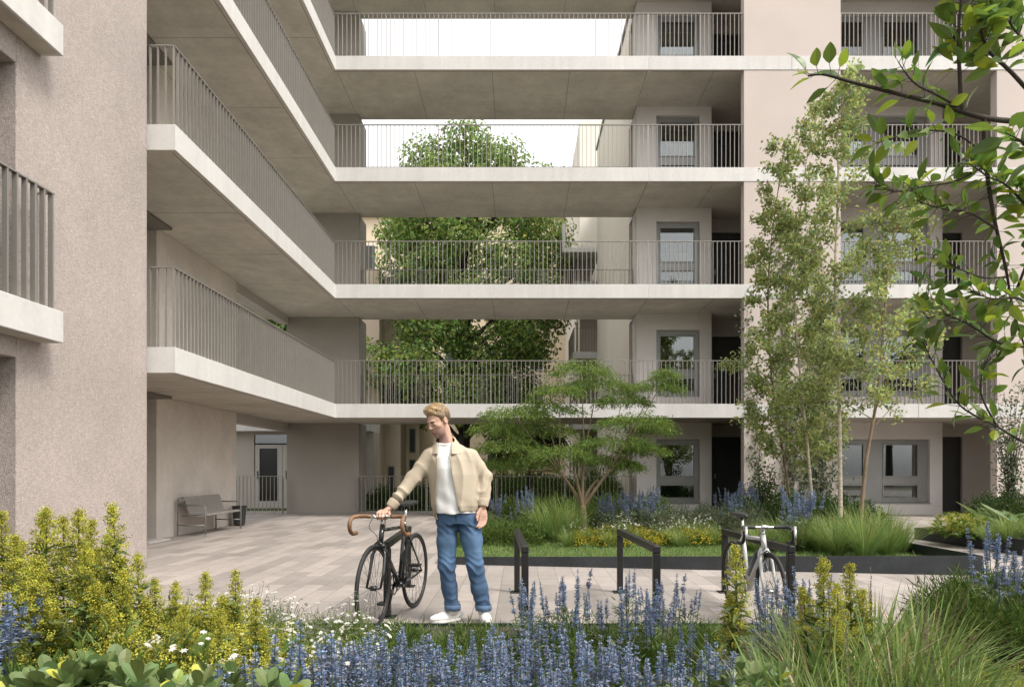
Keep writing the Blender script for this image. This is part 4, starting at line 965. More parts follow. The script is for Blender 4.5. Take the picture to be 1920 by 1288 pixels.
class Kind:
    """a plant prototype in a few variants; place() moves the prototype the first time, then copies it"""
    def __init__(s, name, cat, maker, nv):
        s.v = []; s.i = 0; s.r = np.random.default_rng(len(name) * 7 + nv)
        for k in range(nv):
            root = thing(name, 'plant', cat); maker(root, np.random.default_rng(100 * nv + k + len(name))); s.v.append([root, False])
    def place(s, x, y, z, label, group, sc=1.0, rz=None):
        e = s.v[s.i % len(s.v)]; s.i += 1; rz = s.r.uniform(0, 6.28) if rz is None else rz
        if not e[1]:
            e[1] = True; o = e[0]; o.location = (x, y, z); o.rotation_euler = (0, 0, rz); o.scale = (sc,) * 3; o['label'] = label
            if group: o['group'] = group
            return o
        return copy_tree(e[0], (x, y, z), rz, sc, label, group)
    def drop_unused(s):
        for o, u in s.v:
            if not u:
                for c in KIDS.get(o.name, []): bpy.data.objects.remove(c)
                bpy.data.objects.remove(o)
# ---- makers (plants grow from the origin)
def mk_salvia(root, r):
    f = MB(); n = r.integers(4, 7)
    for i in range(n):
        fl = MB(); a = r.uniform(0, 6.28); lean = r.uniform(.02, .20); h = r.uniform(.36, .64); d = unit(np.array([math.cos(a) * lean, math.sin(a) * lean, 1.0]))
        b0 = np.array([math.cos(a), math.sin(a), 0]) * r.uniform(.01, .07); top = b0 + d * h
        fl.tube([b0, b0 + d * h * .5, top], [.0032, .0028, .0018], 4, m=1, caps=False, c=(.8, .85, 1.1))
        sl = r.uniform(.15, .26); nw = int(sl / .0125)
        for w_ in range(nw):
            t = w_ / nw; c = top - d * sl * (1 - t); k = 9 if t < .8 else 6; aa = r.uniform(0, 6.28) + np.arange(k) * 6.28 / k; rr = .026 * (1 - .72 * t ** 1.6) * r.uniform(.6, 1.2)
            if r.random() < .20: continue
            dd = np.stack([np.cos(aa), np.sin(aa), np.full(k, .55)], 1) + r.normal(0, .25, (k, 3))
            P = c + dd * .003 + d * r.uniform(-.004, .004, k)[:, None]
            diamonds(fl, P, dd, np.array([0, 0, 1.]) + r.normal(0, .4, (k, 3)), rr * r.uniform(.8, 1.3, k), .012, tints(k, r, .6, 1.35, .18))
        fl.build('flower_spike', [M['blue'], M['stem']], root, local=True)
    n = 150; a = r.uniform(0, 6.28, n); z = r.uniform(.02, .30, n); rad_ = r.uniform(.02, .13, n) * (1.1 - z)
    P = np.stack([np.cos(a) * rad_, np.sin(a) * rad_, z], 1); D = np.stack([np.cos(a), np.sin(a), r.uniform(.1, 1.2, n)], 1) + r.normal(0, .3, (n, 3))
    bigleaves(f, P, D, np.array([0, 0, 1.]) + r.normal(0, .3, (n, 3)), r.uniform(.035, .085, n), r.uniform(.010, .020, n), tints(n, r), prof='lance', r=r)
    f.build('foliage', M['leaf_grey'] if r.random() < .4 else M['leaf'], root, local=True)
def mk_goldenrod(root, r):
    f, st = MB(), MB(); n = 2
    for i in range(n):
        fl = MB(); a = r.uniform(0, 6.28); h = (.92, .72)[i] * r.uniform(.92, 1.06); lean = r.uniform(.0, .10); d = unit(np.array([math.cos(a) * lean, math.sin(a) * lean, 1.0])); b0 = np.array([math.cos(a), math.sin(a), 0]) * .05 * i; top = b0 + d * h
        st.tube([b0, b0 + d * h * .5, top], [.006, .005, .003], 5, caps=False)
        pl = h * r.uniform(.42, .55); nc = 36
        for c in range(nc):
            t = (c / nc) ** .9; q = c * 2.4 + r.uniform(-.4, .4); rr = (.082 * (1 - t) ** .7 + .010) * r.uniform(.55, 1.15); cz = top - d * pl * (1 - t); out = np.array([math.cos(q), math.sin(q), 0.])
            e = cz + out * rr + np.array([0, 0, rr * r.uniform(.1, .6)])
            k = 64; s = r.uniform(.35, 1.05, k)[:, None]; P = cz + (e - cz) * s + r.normal(0, .0095, (k, 3)); D = rdirs(k, r) + [0, 0, .5]
            diamonds(fl, P, D, rdirs(k, r), r.uniform(.007, .012, k), .008, tints(k, r, .55, 1.35, .12) * r.uniform(.75, 1.2))
        fl.build('flower_plume', M['lime'], root, local=True)
        k = 46; z = r.uniform(.05, h - pl * .35, k); q = r.uniform(0, 6.28, k); D = np.stack([np.cos(q), np.sin(q), r.uniform(.1, .9, k)], 1)
        bigleaves(f, b0 + d * z[:, None], D, np.array([0, 0, 1.]) + r.normal(0, .25, (k, 3)), r.uniform(.08, .15, k) * (1.15 - z / h * .5), r.uniform(.028, .05, k), tints(k, r, .6, 1.25), prof='ovate' if i else 'lance', r=r, droop=.35)
    f.build('foliage', M['leaf_big'], root, local=True); st.build('stems', M['stem'], root, local=True, smooth=True)
def mk_lime(root, r):          # frothy lime yellow mound
    f, fl = MB(), MB(); n = 260
    D = rdirs(n, r); D[:, 2] = abs(D[:, 2]) * .7 + .1; D = unit(D)
    bigleaves(f, D * r.uniform(.05, .27, n)[:, None], D + r.normal(0, .3, (n, 3)), np.array([0, 0, 1.]) + r.normal(0, .4, (n, 3)), r.uniform(.05, .09, n), r.uniform(.03, .05, n), tints(n, r), r=r)
    for c in range(120):
        d = rdirs(1, r)[0]; d[2] = abs(d[2]) * .8 + .25; d = unit(d); c0 = d * np.array([.25, .25, .30]) * r.uniform(.7, 1.15); k = 42
        P = c0 + r.normal(0, .014, (k, 3)) * [1.3, 1.3, .8]; diamonds(fl, P, rdirs(k, r) + [0, 0, .6], rdirs(k, r), r.uniform(.005, .009, k), .006, tints(k, r, .6, 1.35, .10) * r.uniform(.7, 1.2))
    f.build('foliage', M['leaf'], root, local=True); fl.build('flowers', M['lime'], root, local=True)
def mk_yellow(root, r):        # bright yellow daisy mound
    f, fl = MB(), MB(); n = 420; D = rdirs(n, r); D[:, 2] = abs(D[:, 2]); 
    diamonds(f, D * np.array([.22, .22, .2]) * r.uniform(.3, 1, n)[:, None], D + r.normal(0, .5, (n, 3)) + [0, 0, .5], rdirs(n, r), r.uniform(.05, .09, n), .012, tints(n, r))
    k = 260; D = rdirs(k, r); D[:, 2] = abs(D[:, 2]) * .8 + .3; D = unit(D); P = D * np.array([.27, .27, .25]) * r.uniform(.85, 1.12, k)[:, None]
    for j in range(4):
        q = rdirs(k, r); diamonds(fl, P - .012 * unit(q - D * (q * D).sum(1)[:, None]), unit(q - D * (q * D).sum(1)[:, None]), D, .026, .016, tints(k, r, .75, 1.25, .08))
    f.build('foliage', M['leaf'], root, local=True); fl.build('flowers', M['yellow'], root, local=True)
def mk_daisy(root, r):         # white flowered plant, fine foliage
    f, st = MB(), MB(); n = 700; D = rdirs(n, r); D[:, 2] = abs(D[:, 2]) + .2; D = unit(D)
    diamonds(f, D * np.array([.20, .20, .30]) * r.uniform(.15, 1, n)[:, None], D + r.normal(0, .6, (n, 3)), rdirs(n, r), r.uniform(.03, .06, n), .006, tints(n, r, .7, 1.4))
    k = 24; D = rdirs(k, r); D[:, 2] = abs(D[:, 2]) + .5; D = unit(D); P = D * np.array([.28, .28, .40]) * r.uniform(.75, 1.1, k)[:, None]
    stems(st, P * .3, P, .0018, .0012)
    for p, d in zip(P, D):
        fl = MB(); m_ = r.integers(1, 4); C = p + r.normal(0, .012, (m_, 3))
        for c in C:
            u = unit(np.cross(d, [0, 0, 1.]) + 1e-3); v = np.cross(d, u); q = np.arange(6) * 1.047 + r.uniform(0, 1); DD = np.cos(q)[:, None] * u + np.sin(q)[:, None] * v + d * .15
            diamonds(fl, np.repeat(c[None], 6, 0), DD, np.repeat(d[None], 6, 0), r.uniform(.009, .015), .009, tints(6, r, .85, 1.1, .03))
        fl.build('flower_head', M['white'], root, local=True)
    f.build('foliage', M['leaf_light'], root, local=True); st.build('stems', M['stem'], root, local=True)
def mk_grass(root, r):
    f = MB(); n = 330; a = r.uniform(0, 6.28, n); ln = r.uniform(.03, .75, n) ** .8
    D = np.stack([np.cos(a) * ln, np.sin(a) * ln, np.ones(n)], 1); b = np.stack([np.cos(a), np.sin(a), np.zeros(n)], 1) * (r.uniform(0, .07, n))[:, None]
    col = tints(n, r, .6, 1.35, .14); tip = col * np.where(r.random(n)[:, None] < .25, np.array([1.5, .85, 1.1]), np.array([1.15, 1.05, .9]))
    blades(f, b, D, r.uniform(.4, .82, n), r.uniform(.004, .009, n), r.uniform(.05, .5, n), col, tipcol=tip)
    f.build('blades', M['blade'], root, local=True)
def mk_variegated(root, r):    # big foreground grass with pale and purplish blades
    f = MB(); n = 560; a = r.uniform(0, 6.28, n); ln = r.uniform(.05, 1.0, n)
    D = np.stack([np.cos(a) * ln, np.sin(a) * ln, np.ones(n)], 1); b = np.stack([np.cos(a), np.sin(a), np.zeros(n)], 1) * (r.uniform(0, .12, n))[:, None]
    col = tints(n, r, .6, 1.25, .12); pale = r.random(n) < .16; pur = r.random(n) < .05; col[pale] *= [2.0, 1.75, 2.6]; col[pur] *= [1.7, .9, 1.9]
    blades(f, b, D, r.uniform(.45, .95, n), r.uniform(.007, .021, n), r.uniform(.08, .55, n), col, seg=7, tipcol=col * np.array([1.2, 1.0, 1.0]))
    f.build('blades', M['blade_wide'], root, local=True)
    p = MB(); k = 4; a = r.uniform(0, 6.28, k); ln = r.uniform(.1, .6, k); D = unit(np.stack([np.cos(a) * ln, np.sin(a) * ln, np.ones(k)], 1))
    for i in range(k):
        L_ = r.uniform(.75, 1.0); p.tube([D[i] * .1, D[i] * L_ * .7, D[i] * L_ - [0, 0, .04]], [.0016, .0014, .001], 3, caps=False)
        m_ = 60; t = r.uniform(.72, 1.0, m_); P = D[i] * L_ * t[:, None] - np.array([0, 0, .04]) * (t[:, None] - .7) / .3
        diamonds(p, P, D[i] + r.normal(0, .35, (m_, 3)), rdirs(m_, r), .016, .004, tints(m_, r, .7, 1.2))
    p.build('seed_heads', mat('seed_head_purple', (.20, .13, .11), .8, vcol=True), root, local=True)
def mk_mound(root, r, key='leaf', ln=(.04, .08), w=.014, n=1500, shape=(.34, .34, .36)):
    f = MB(); D = rdirs(n, r); D[:, 2] = abs(D[:, 2]); rr = r.uniform(.35, 1, n) ** .6 * (1 + .18 * np.sin(D[:, 0] * 7 + 1) * np.cos(D[:, 1] * 6))
    diamonds(f, D * np.array(shape) * rr[:, None], D + r.normal(0, .55, (n, 3)) + [0, 0, .4], D + r.normal(0, .6, (n, 3)), r.uniform(*ln, n), w, tints(n, r, .5, 1.35))
    t = MB(); k = 14; E = D[:k] * np.array(shape) * .75; stems(t, np.zeros((k, 3)), E, .004, .002); f.build('foliage', M[key], root, local=True); t.build('stems', M['bark_tan'], root, local=True)
def mk_broad(root, r):         # broad leaved shrub with upright rosettes
    f, st = MB(), MB()
    for i in range(15):
        d = rdirs(1, r)[0]; d[2] = abs(d[2]) * .6 + .5; d = unit(d); e = d * np.array([.26, .26, .40]) * r.uniform(.7, 1.1); st.tube([(0, 0, 0), e * .6, e], [.006, .005, .003], 4, caps=False)
        k = 15; q = np.arange(k) * 2.4; el = np.linspace(.1, 1.3, k); up = unit(d + [0, 0, .6]); u = unit(np.cross(up, [1., 0, 0])); v = np.cross(up, u)
        D = (np.cos(q)[:, None] * u + np.sin(q)[:, None] * v) * np.cos(el)[:, None] + up * np.sin(el)[:, None]
        col = tints(k, r, .7, 1.35, .12); yl = r.random(k) < .10; col[yl] *= [2.6, 1.9, .8]
        bigleaves(f, e - up * .06 * (1 - np.linspace(0, 1, k))[:, None], D, up + r.normal(0, .15, (k, 3)), r.uniform(.06, .10, k), r.uniform(.032, .05, k), col, prof='obovate', fold=.10, droop=.2, r=r)
    f.build('foliage', M['leaf_big'], root, local=True); st.build('stems', M['stem'], root, local=True)
def mk_hosta(root, r):
    f = MB(); n = 34; a = np.arange(n) * 2.4; D = np.stack([np.cos(a), np.sin(a), r.uniform(.25, 1.3, n)], 1)
    bigleaves(f, np.stack([np.cos(a), np.sin(a), np.zeros(n)], 1) * .04, D, np.array([0, 0, 1.]) + r.normal(0, .1, (n, 3)), r.uniform(.45, .85, n), r.uniform(.16, .26, n), tints(n, r, .7, 1.3), prof='lance', fold=.12, droop=.35, r=r)
    f.build('leaves', M['leaf_big'], root, local=True)
SAL = Kind('blue_salvia', 'flower', mk_salvia, 7); GOL = Kind('goldenrod', 'flower', mk_goldenrod, 5); LIM = Kind('lady_mantle', 'flower', mk_lime, 3); YEL = Kind('yellow_daisy', 'flower', mk_yellow, 3)
DAI = Kind('white_daisy', 'flower', mk_daisy, 4); GRA = Kind('ornamental_grass', 'grass', mk_grass, 4); VAR = Kind('striped_grass', 'grass', mk_variegated, 3); BRO = Kind('broadleaf_shrub', 'shrub', mk_broad, 3)
MND = Kind('green_shrub', 'shrub', lambda o, r: mk_mound(o, r), 3); FIN = Kind('feathery_shrub', 'shrub', lambda o, r: mk_mound(o, r, 'leaf', (.05, .11), .006, 1800, (.36, .36, .34)), 3)
GRY = Kind('grey_shrub', 'shrub', lambda o, r: mk_mound(o, r, 'leaf_grey', (.03, .06), .009, 1400, (.28, .28, .40)), 3); DRK = Kind('dark_shrub', 'shrub', lambda o, r: mk_mound(o, r, 'leaf_dark', (.05, .09), .03, 1500, (.5, .5, .6)), 2); HOS = Kind('hosta', 'plant', mk_hosta, 2)
SED = Kind('stonecrop', 'plant', lambda o, r: mk_lime(o, r), 1)
# ---- beds
def bed(pts, z, name, label, edge=True, ez=None):
    m = MB(); m.prism(pts, -.05, z); o = m.build(name, M['soil']); tag(o, kind='structure'); return o
front = [(-7, -1), (2.86, -1), (2.86, 5.33), (-4.6, 5.33), (-7, 5.0)]; bed(front, .015, 'soil', None)
CB = [(-1.02, 8.97), (5.37, 8.0), (5.37, 13.0), (7.6, 16.7), (5.4, 18.55), (-1.2, 18.55)]; bed(CB, .07, 'soil', None)
RB = [(7.1, 12.2), (7.3, 9.4), (13, 8.4), (16, 13.0)]; bed(RB, .14, 'soil', None)
NB = [(3.1, 5.1), (3.1, 3.6), (6.5, 2.5), (7.5, 5.3)]; bed(NB, .18, 'soil', None)
def edging(pts, zs, label, th=.014, close=False):
    t = thing('bed_edging', label, 'edging', (pts[0][0], pts[0][1], 0), group='dark steel bed edgings')
    m = MB(); n = len(pts) - (0 if close else 1)
    for i in range(n):
        a, b = np.array(pts[i], float), np.array(pts[(i + 1) % len(pts)], float); d = unit(b - a); nn = np.array([d[1], -d[0]]) * th; za, zb = zs[i], zs[(i + 1) % len(pts)]
        V = [(*(p + q), z) for p, zt in ((a, za), (b, zb)) for q in (0 * nn, nn) for z in (-.04, zt)]
        m.add(V, [(0, 1, 5, 4), (2, 6, 7, 3), (1, 3, 7, 5), (0, 2, 3, 1), (4, 5, 7, 6)])
        if i: m.tube([(a[0] + nn[0] * .5, a[1] + nn[1] * .5, -.04), (a[0] + nn[0] * .5, a[1] + nn[1] * .5, za + .001)], th * .62, 6)
    m.build('steel_strip', M['steel_edge'], t)
edging([(-1.25, 18.4), (-1.06, 8.96), (5.39, 7.98), (5.39, 13.0)], [.09, .095, .235, .2], 'dark steel edging round the central bed with lawn and birches')
edging([(16, 13.1), (7.08, 12.25), (7.28, 9.38), (13, 8.38)], [.2, .2, .24, .24], 'dark steel edging of the far right bed across the path')
edging([(7.5, 5.33), (3.08, 5.12), (3.08, 3.58), (6.5, 2.48)], [.235, .235, .235, .235], 'dark steel edging of the small bed at the right foreground')
edging([(2.88, -1), (2.88, 5.35), (-4.6, 5.35), (-7, 5.02)], [.035] * 4, 'low dark steel edging of the wide front bed at the man\'s feet')
# lawn and ground cover: nobody could count the blades
r = np.random.default_rng(5)
def inpoly(P, poly):
    ins = np.zeros(len(P), bool); n = len(poly)
    for i in range(n):
        (x0, y0), (x1, y1) = poly[i], poly[(i + 1) % n]; c = ((y0 > P[:, 1]) != (y1 > P[:, 1])); ins ^= c & (P[:, 0] < (x1 - x0) * (P[:, 1] - y0) / (y1 - y0 + 1e-12) + x0)
    return ins
def grass_field(name, poly, n, z, ln, col, zf=None):
    pa = np.array(poly); P = r.uniform(pa.min(0), pa.max(0), (n, 2)); P = P[inpoly(P, poly)]; k = len(P)
    P3 = np.column_stack([P, np.full(k, z) if zf is None else zf(P)]); a = r.uniform(0, 6.28, k); D = np.stack([np.cos(a) * .5, np.sin(a) * .5, np.ones(k)], 1)
    m = MB(); blades(m, P3, D, r.uniform(*ln, k), .006, r.uniform(0, .3, k), tints(k, r, .6, 1.3) * np.array(col), seg=2); o = m.build(name, M['blade']); tag(o, kind='stuff'); return o
lawn = [(-1.0, 9.0), (5.3, 8.05), (5.3, 9.3), (2.9, 10.6), (-1.0, 10.7)]
m = MB(); m.prism(lawn, .03, .078); tag(m.build('lawn', mat('turf', (.085, .11, .035), .95, [(3, .25, 4), (60, .35, 3)], [(80, .6, 3)])), kind='structure')
grass_field('lawn_grass', lawn, 52000, .078, (.02, .05), (1.0, 1.0, 1.0))
grass_field('bed_groundcover', CB, 30000, .07, (.04, .14), (.7, .8, .7))
grass_field('front_groundcover', front, 60000, .015, (.03, .10), (.75, .9, .65))
grass_field('right_groundcover', RB, 9000, .14, (.05, .16), (.7, .8, .7)); grass_field('small_bed_groundcover', NB, 9000, .18, (.04, .14), (.7, .8, .7))
def X(px, d): return (px - VX) * d / F
U = r.uniform
# front bed: blue salvia drifts
GS = 'blue salvia drift in the front bed'
def drift(n, pxr, dr, lab, grp, kind=SAL, z=.015, sc=(.85, 1.15), sp=.14, cond=None):
    pts = []; tries = 0
    while len(pts) < n and tries < n * 60:
        tries += 1; d = U(*dr); x = X(U(*pxr), d)
        if cond and not cond(x, d): continue
        if all((x - a) ** 2 + (d - b) ** 2 > sp ** 2 for a, b in pts): pts.append((x, d))
    for x, d in pts: kind.place(x, d, z, lab, grp, U(*sc))
drift(21, (980, 1310), (3.7, 5.0), 'blue salvia with tall spikes in front of the empty bicycle racks', 'salvia before the racks', sc=(.62, .92), sp=.15)
drift(30, (670, 985), (2.65, 3.3), 'blue salvia with shorter spikes before the man and the black bicycle', 'salvia before the man', sc=(.66, .86), sp=.13)
drift(60, (620, 1340), (2.35, 3.2), 'dense blue salvia along the lower edge of the picture', 'salvia in the nearest rows', sc=(.72, .92), sp=.115)
drift(4, (-30, 8), (2.7, 3.0), 'tall blue salvia at the far left edge among the yellow plumes', 'salvia by the goldenrods', sc=(.95, 1.15), sp=.04)
drift(7, (330, 640), (2.3, 2.6), 'blue salvia standing out of the white and yellow flowers', 'salvia between the daisies', sc=(.95, 1.05), sp=.12)
drift(9, (1420, 1560), (3.6, 4.6), 'blue salvia behind the large striped grass', 'salvia behind the striped grass', sc=(.8, 1.0), sp=.15)
# goldenrods at the left
for px, d, s_ in ((85, 3.6, 1.06), (30, 3.3, 1.0), (180, 3.7, 1.05), (148, 3.5, 1.05), (120, 3.9, 1.08), (55, 3.9, 1.02), (205, 4.1, .92), (10, 3.7, 1.1), (160, 3.1, .92), (95, 3.05, .95)):
    GOL.place(X(px, d), d, .015, 'goldenrod with green-yellow plumes in the tall stand before the rendered wall', 'goldenrod stand on the left', s_)
GOL.place(X(236, 3.6), 3.6, .015, 'single slender goldenrod at the end of the tall stand, by the wall corner', None, 1.08)
for px, d, s_ in ((385, 3.3, .80), (438, 3.4, .80), (330, 3.2, .72), (300, 3.5, .76), (265, 3.3, .84), (225, 3.15, .84), (352, 2.95, .70), (480, 3.1, .66), (412, 3.0, .68)): GOL.place(X(px, d), d, .015, 'short goldenrod rising from the lime yellow mounds', 'short goldenrods in the middle of the bed', s_)
drift(30, (120, 470), (2.75, 3.5), 'frothy lime yellow mound between goldenrods and broad leaves', 'lime yellow mounds', LIM, sc=(1.3, 1.8), sp=.19)
drift(5, (110, 480), (2.8, 3.6), 'dark leafy shrub between the lime yellow mounds', 'leafy shrubs between the mounds', MND, sc=(1.0, 1.5), sp=.2)
drift(46, (-60, 480), (2.05, 2.6), 'shrub of broad rounded green leaves at the lower left corner', 'broad leaved shrubs', BRO, sc=(1.0, 1.25), sp=.10)
drift(38, (430, 690), (2.5, 4.6), 'white daisies with fine green foliage beside the black bicycle', 'white daisies near the bicycle', DAI, sc=(.85, 1.15), sp=.17)
drift(9, (200, 460), (2.75, 3.4), 'small white flowers between the lime yellow mounds', 'white flowers in the lime mounds', DAI, sc=(1.1, 1.35), sp=.25)
drift(12, (280, 480), (3.7, 4.6), 'white flowers and greyish foliage behind the lime yellow mounds', 'white flowers behind the mounds', DAI, sc=(.95, 1.15), sp=.2)
drift(16, (450, 680), (2.3, 4.2), 'yellow flowers mixed among the white daisies', 'yellow flowers among the daisies', YEL, sc=(.65, .9), sp=.2)
drift(30, (560, 1340), (2.5, 4.4), 'low feathery green plant under the blue salvia', 'feathery plants under the salvia', FIN, sc=(.55, .8), sp=.25)
# front bed: right
for px, d, s_ in ((1560, 3.1, .84), (1690, 2.9, .82), (1480, 2.75, .74), (1640, 3.6, .82), (1790, 2.75, .68), (1600, 2.45, .70), (1730, 3.4, .80)):
    VAR.place(X(px, d), d, .015, 'large arching striped grass in the right foreground', 'striped grasses in the foreground', s_)
GOL.place(X(1388, 3.2), 3.2, .015, 'goldenrod with fat plume and broad leaves in front of the silver white bicycle', None, .90)
for px, d, s_ in ((1545, 3.3, .88), (1600, 3.35, .84), (1572, 3.15, .72)): GOL.place(X(px, d), d, .015, 'goldenrod plume rising through the striped grass', 'goldenrods in the striped grass', s_)
drift(4, (1330, 1440), (2.5, 2.9), 'broad leaved shrub below the goldenrod by the silver white bicycle', 'broad leaves below the right goldenrod', BRO, sc=(.8, 1.0), sp=.14)
drift(5, (1830, 1950), (2.9, 3.4), 'lime yellow flowers at the lower right corner', 'lime yellow flowers at the right corner', LIM, sc=(.7, .9), sp=.2)
# small bed at the right edge
drift(9, (1800, 1990), (4.1, 4.9), 'fine dark green bush in the small right bed', 'bushes in the small right bed', FIN, z=.18, sc=(.8, 1.0), sp=.22)
drift(7, (1845, 1960), (4.2, 4.9), 'tall blue salvia in the small bed at the right edge', 'salvia in the small right bed', SAL, z=.18, sc=(.95, 1.25), sp=.14)
# central bed
drift(9, (880, 985), (10.4, 11.6), 'low green shrub at the end of the lawn behind the man', 'green shrubs behind the man', MND, z=.07, sc=(.85, 1.05), sp=.3)
drift(6, (925, 1000), (11.4, 12.4), 'blue salvia group behind the green shrubs and the man', 'salvia behind the man', SAL, z=.07, sc=(1.15, 1.45), sp=.22)
for px, d, s_ in ((1040, 10.9, 1.3), (1015, 11.2, 1.2), (1070, 11.4, 1.2)): GRA.place(X(px, d), d, .07, 'tall fine grass in front of the maple', 'fine grasses in front of the maple', s_)
drift(21, (1070, 1345), (10.2, 11.3), 'bright yellow flower mound along the lawn', 'yellow mounds along the lawn', YEL, z=.07, sc=(.6, 1.1), sp=.28)
drift(16, (1060, 1350), (10.1, 11.4), 'small green tuft among the yellow mounds along the lawn', 'green tufts along the lawn', GRA, z=.07, sc=(.35, .6), sp=.2)
drift(10, (1060, 1350), (10.9, 11.6), 'white flowered plant behind the yellow mounds', 'white flowers behind the yellow mounds', DAI, z=.07, sc=(.9, 1.2), sp=.3)
drift(18, (1125, 1235), (12.0, 14.0), 'blue salvia group at the foot of the loggia corner', 'salvia before the loggia window', SAL, z=.07, sc=(1.0, 1.4), sp=.25)
drift(14, (1230, 1420), (11.6, 14.5), 'grey green leafy shrub under the ground floor window', 'grey shrubs under the window', GRY, z=.07, sc=(1.0, 1.4), sp=.4)
drift(12, (1350, 1420), (12, 14.5), 'blue salvia in front of the dark ground floor door', 'salvia before the dark door', SAL, z=.07, sc=(1.1, 1.5), sp=.25)
drift(10, (1480, 1520), (9.6, 11), 'blue salvia beside the birch stems, next to the big green grass', 'salvia at the birch stems', SAL, z=.07, sc=(1.2, 1.5), sp=.15)
for px, d, s_ in ((1570, 9.1, 1.0), (1620, 8.9, 1.1), (1665, 9.2, 1.05), (1600, 9.6, 1.2), (1650, 9.8, 1.2), (1690, 9.5, .9), (1540, 9.5, .9)): GRA.place(X(px, d), d, .07, 'wide mound of green grass at the bed corner behind the silver white bicycle', 'grass mounds at the bed corner', s_)
drift(14, (1400, 1560), (9.4, 10.6), 'green leafy tuft between the lawn and the birches', 'green tufts before the birches', GRA, z=.07, sc=(.6, .9), sp=.25)
drift(12, (1400, 1620), (12.2, 15), 'dark green shrub at the foot of the birches', 'dark shrubs under the birches', DRK, z=.07, sc=(.7, 1.2), sp=.5)
drift(14, (930, 1230), (13.0, 17.5), 'green shrub in the back of the central bed', 'green shrubs at the back of the bed', MND, z=.07, sc=(1.2, 1.7), sp=.6)
# behind the fence
drift(9, (690, 800), (20.8, 23), 'clipped green shrub behind the bar fence, left of the man', 'shrubs behind the fence on the left', DRK, z=.03, sc=(.9, 1.25), sp=.7)
drift(13, (890, 1170), (20.6, 24), 'mixed green shrub behind the bar fence, right of the man', 'shrubs behind the fence on the right', MND, z=.03, sc=(2.4, 3.2), sp=.8)
# far right bed
for px, d in ((1785, 11.2), (1812, 10.9)): SED.place(X(px, d), d, .14, 'rounded yellow green stonecrop at the corner of the far right bed', 'stonecrops in the right bed', 1.35)
for px, d, s_ in ((1870, 12.2, 1.0), (1915, 11.4, 1.05), (1935, 12.5, 1.1)): HOS.place(X(px, d), d, .14, 'large leaved plant in the far right bed', 'large leaved plants on the right', s_)
drift(4, (1850, 1930), (9.9, 10.6), 'low grass tuft along the edging of the far right bed', 'grass tufts in the right bed', GRA, z=.14, sc=(.6, .75), sp=.3)
drift(5, (1840, 1960), (12.6, 14), 'dark shrub behind the large leaved plants on the right', 'dark shrubs on the right', DRK, z=.14, sc=(.9, 1.2), sp=.6)
for k_ in (SAL, GOL, LIM, YEL, DAI, GRA, VAR, BRO, MND, FIN, GRY, DRK, HOS, SED): k_.drop_unused()
# ------------------------------------------------------------------ trees
def curve(Pt, n):
    Pt = np.array(Pt, float); q = np.linspace(0, len(Pt) - 1, n); o = np.zeros((n, 3))
    for k in range(n):
        i = min(int(q[k]), len(Pt) - 2); f = q[k] - i; p0, p1, p2, p3 = Pt[max(i - 1, 0)], Pt[i], Pt[i + 1], Pt[min(i + 2, len(Pt) - 1)]
        o[k] = .5 * (2 * p1 + (p2 - p0) * f + (2 * p0 - 5 * p1 + 4 * p2 - p3) * f ** 2 + (3 * p1 - p0 - 3 * p2 + p3) * f ** 3)
    return o
def blobs(mb, centres, n_each, r, ln, w, lo=.55, hi=1.3, warm=.12, flat=1.0, shell=.45, up=.5, droop=.2):
    for (c, rad3) in centres:
        n = n_each; D = rdirs(n, r); rr = (shell + (1 - shell) * r.random(n)) * (1 + .15 * np.sin(D[:, 0] * 6 + c[0]) * np.cos(D[:, 2] * 5 + c[2]))
        P = np.array(c) + D * np.array(rad3) * rr[:, None]
        N_ = D + r.normal(0, .5, (n, 3)) + [0, 0, up]; T_ = np.cross(N_, rdirs(n, r)) + D * .4 - np.array([0, 0, .3])
        diamonds(mb, P, T_, N_, r.uniform(*ln, n), r.uniform(*w, n), tints(n, r, lo, hi, warm), droop=droop)
r = np.random.default_rng(21)
# the big tree behind the bridge
t = thing('broadleaf_tree', 'big dense green tree behind the bridge, seen between the walkways', 'tree', (-2.45, 30, 0))
tr = MB(); tr.tube(curve([(-2.45, 30, -.1), (-2.5, 30, 2), (-2.4, 30.1, 5), (-2.5, 30, 8.5), (-2.4, 30, 12.5)], 24), np.linspace(.34, .10, 24), 10)
cl = []
for i in range(58):
    a = i * 2.4; z = 3.6 + 11.2 * (i / 57); prof = math.sin(math.pi * min(1, max(.0, (z - 2.2) / 13.6)) ** .8) ** .6
    R_ = 4.6 * prof * (.55 + .45 * ((i * 7) % 5) / 4); e = np.array([-2.5 + math.cos(a) * R_, 30 + math.sin(a) * R_ * .85, z + r.uniform(-.5, .5)])
    s = np.array([-2.45, 30, max(2.2, z - R_ * .5 - .4)]); tr.tube(curve([s, (s + e) / 2 + [0, 0, .25], e], 6), np.linspace(.10, .025, 6), 6); cl.append((e, np.array([1.45, 1.35, 1.05]) * r.uniform(.8, 1.15)))
tr.build('trunk', M['bark_dark'], t, smooth=True)
M['leaf_tree'] = leafmat('tree_leaf', (.21, .30, .08), .45)
m = MB(); blobs(m, cl, 850, r, (.12, .25), (.08, .14), droop=.3, lo=.45, hi=1.6, warm=.18); m.build('crown', M['leaf_tree'], t)
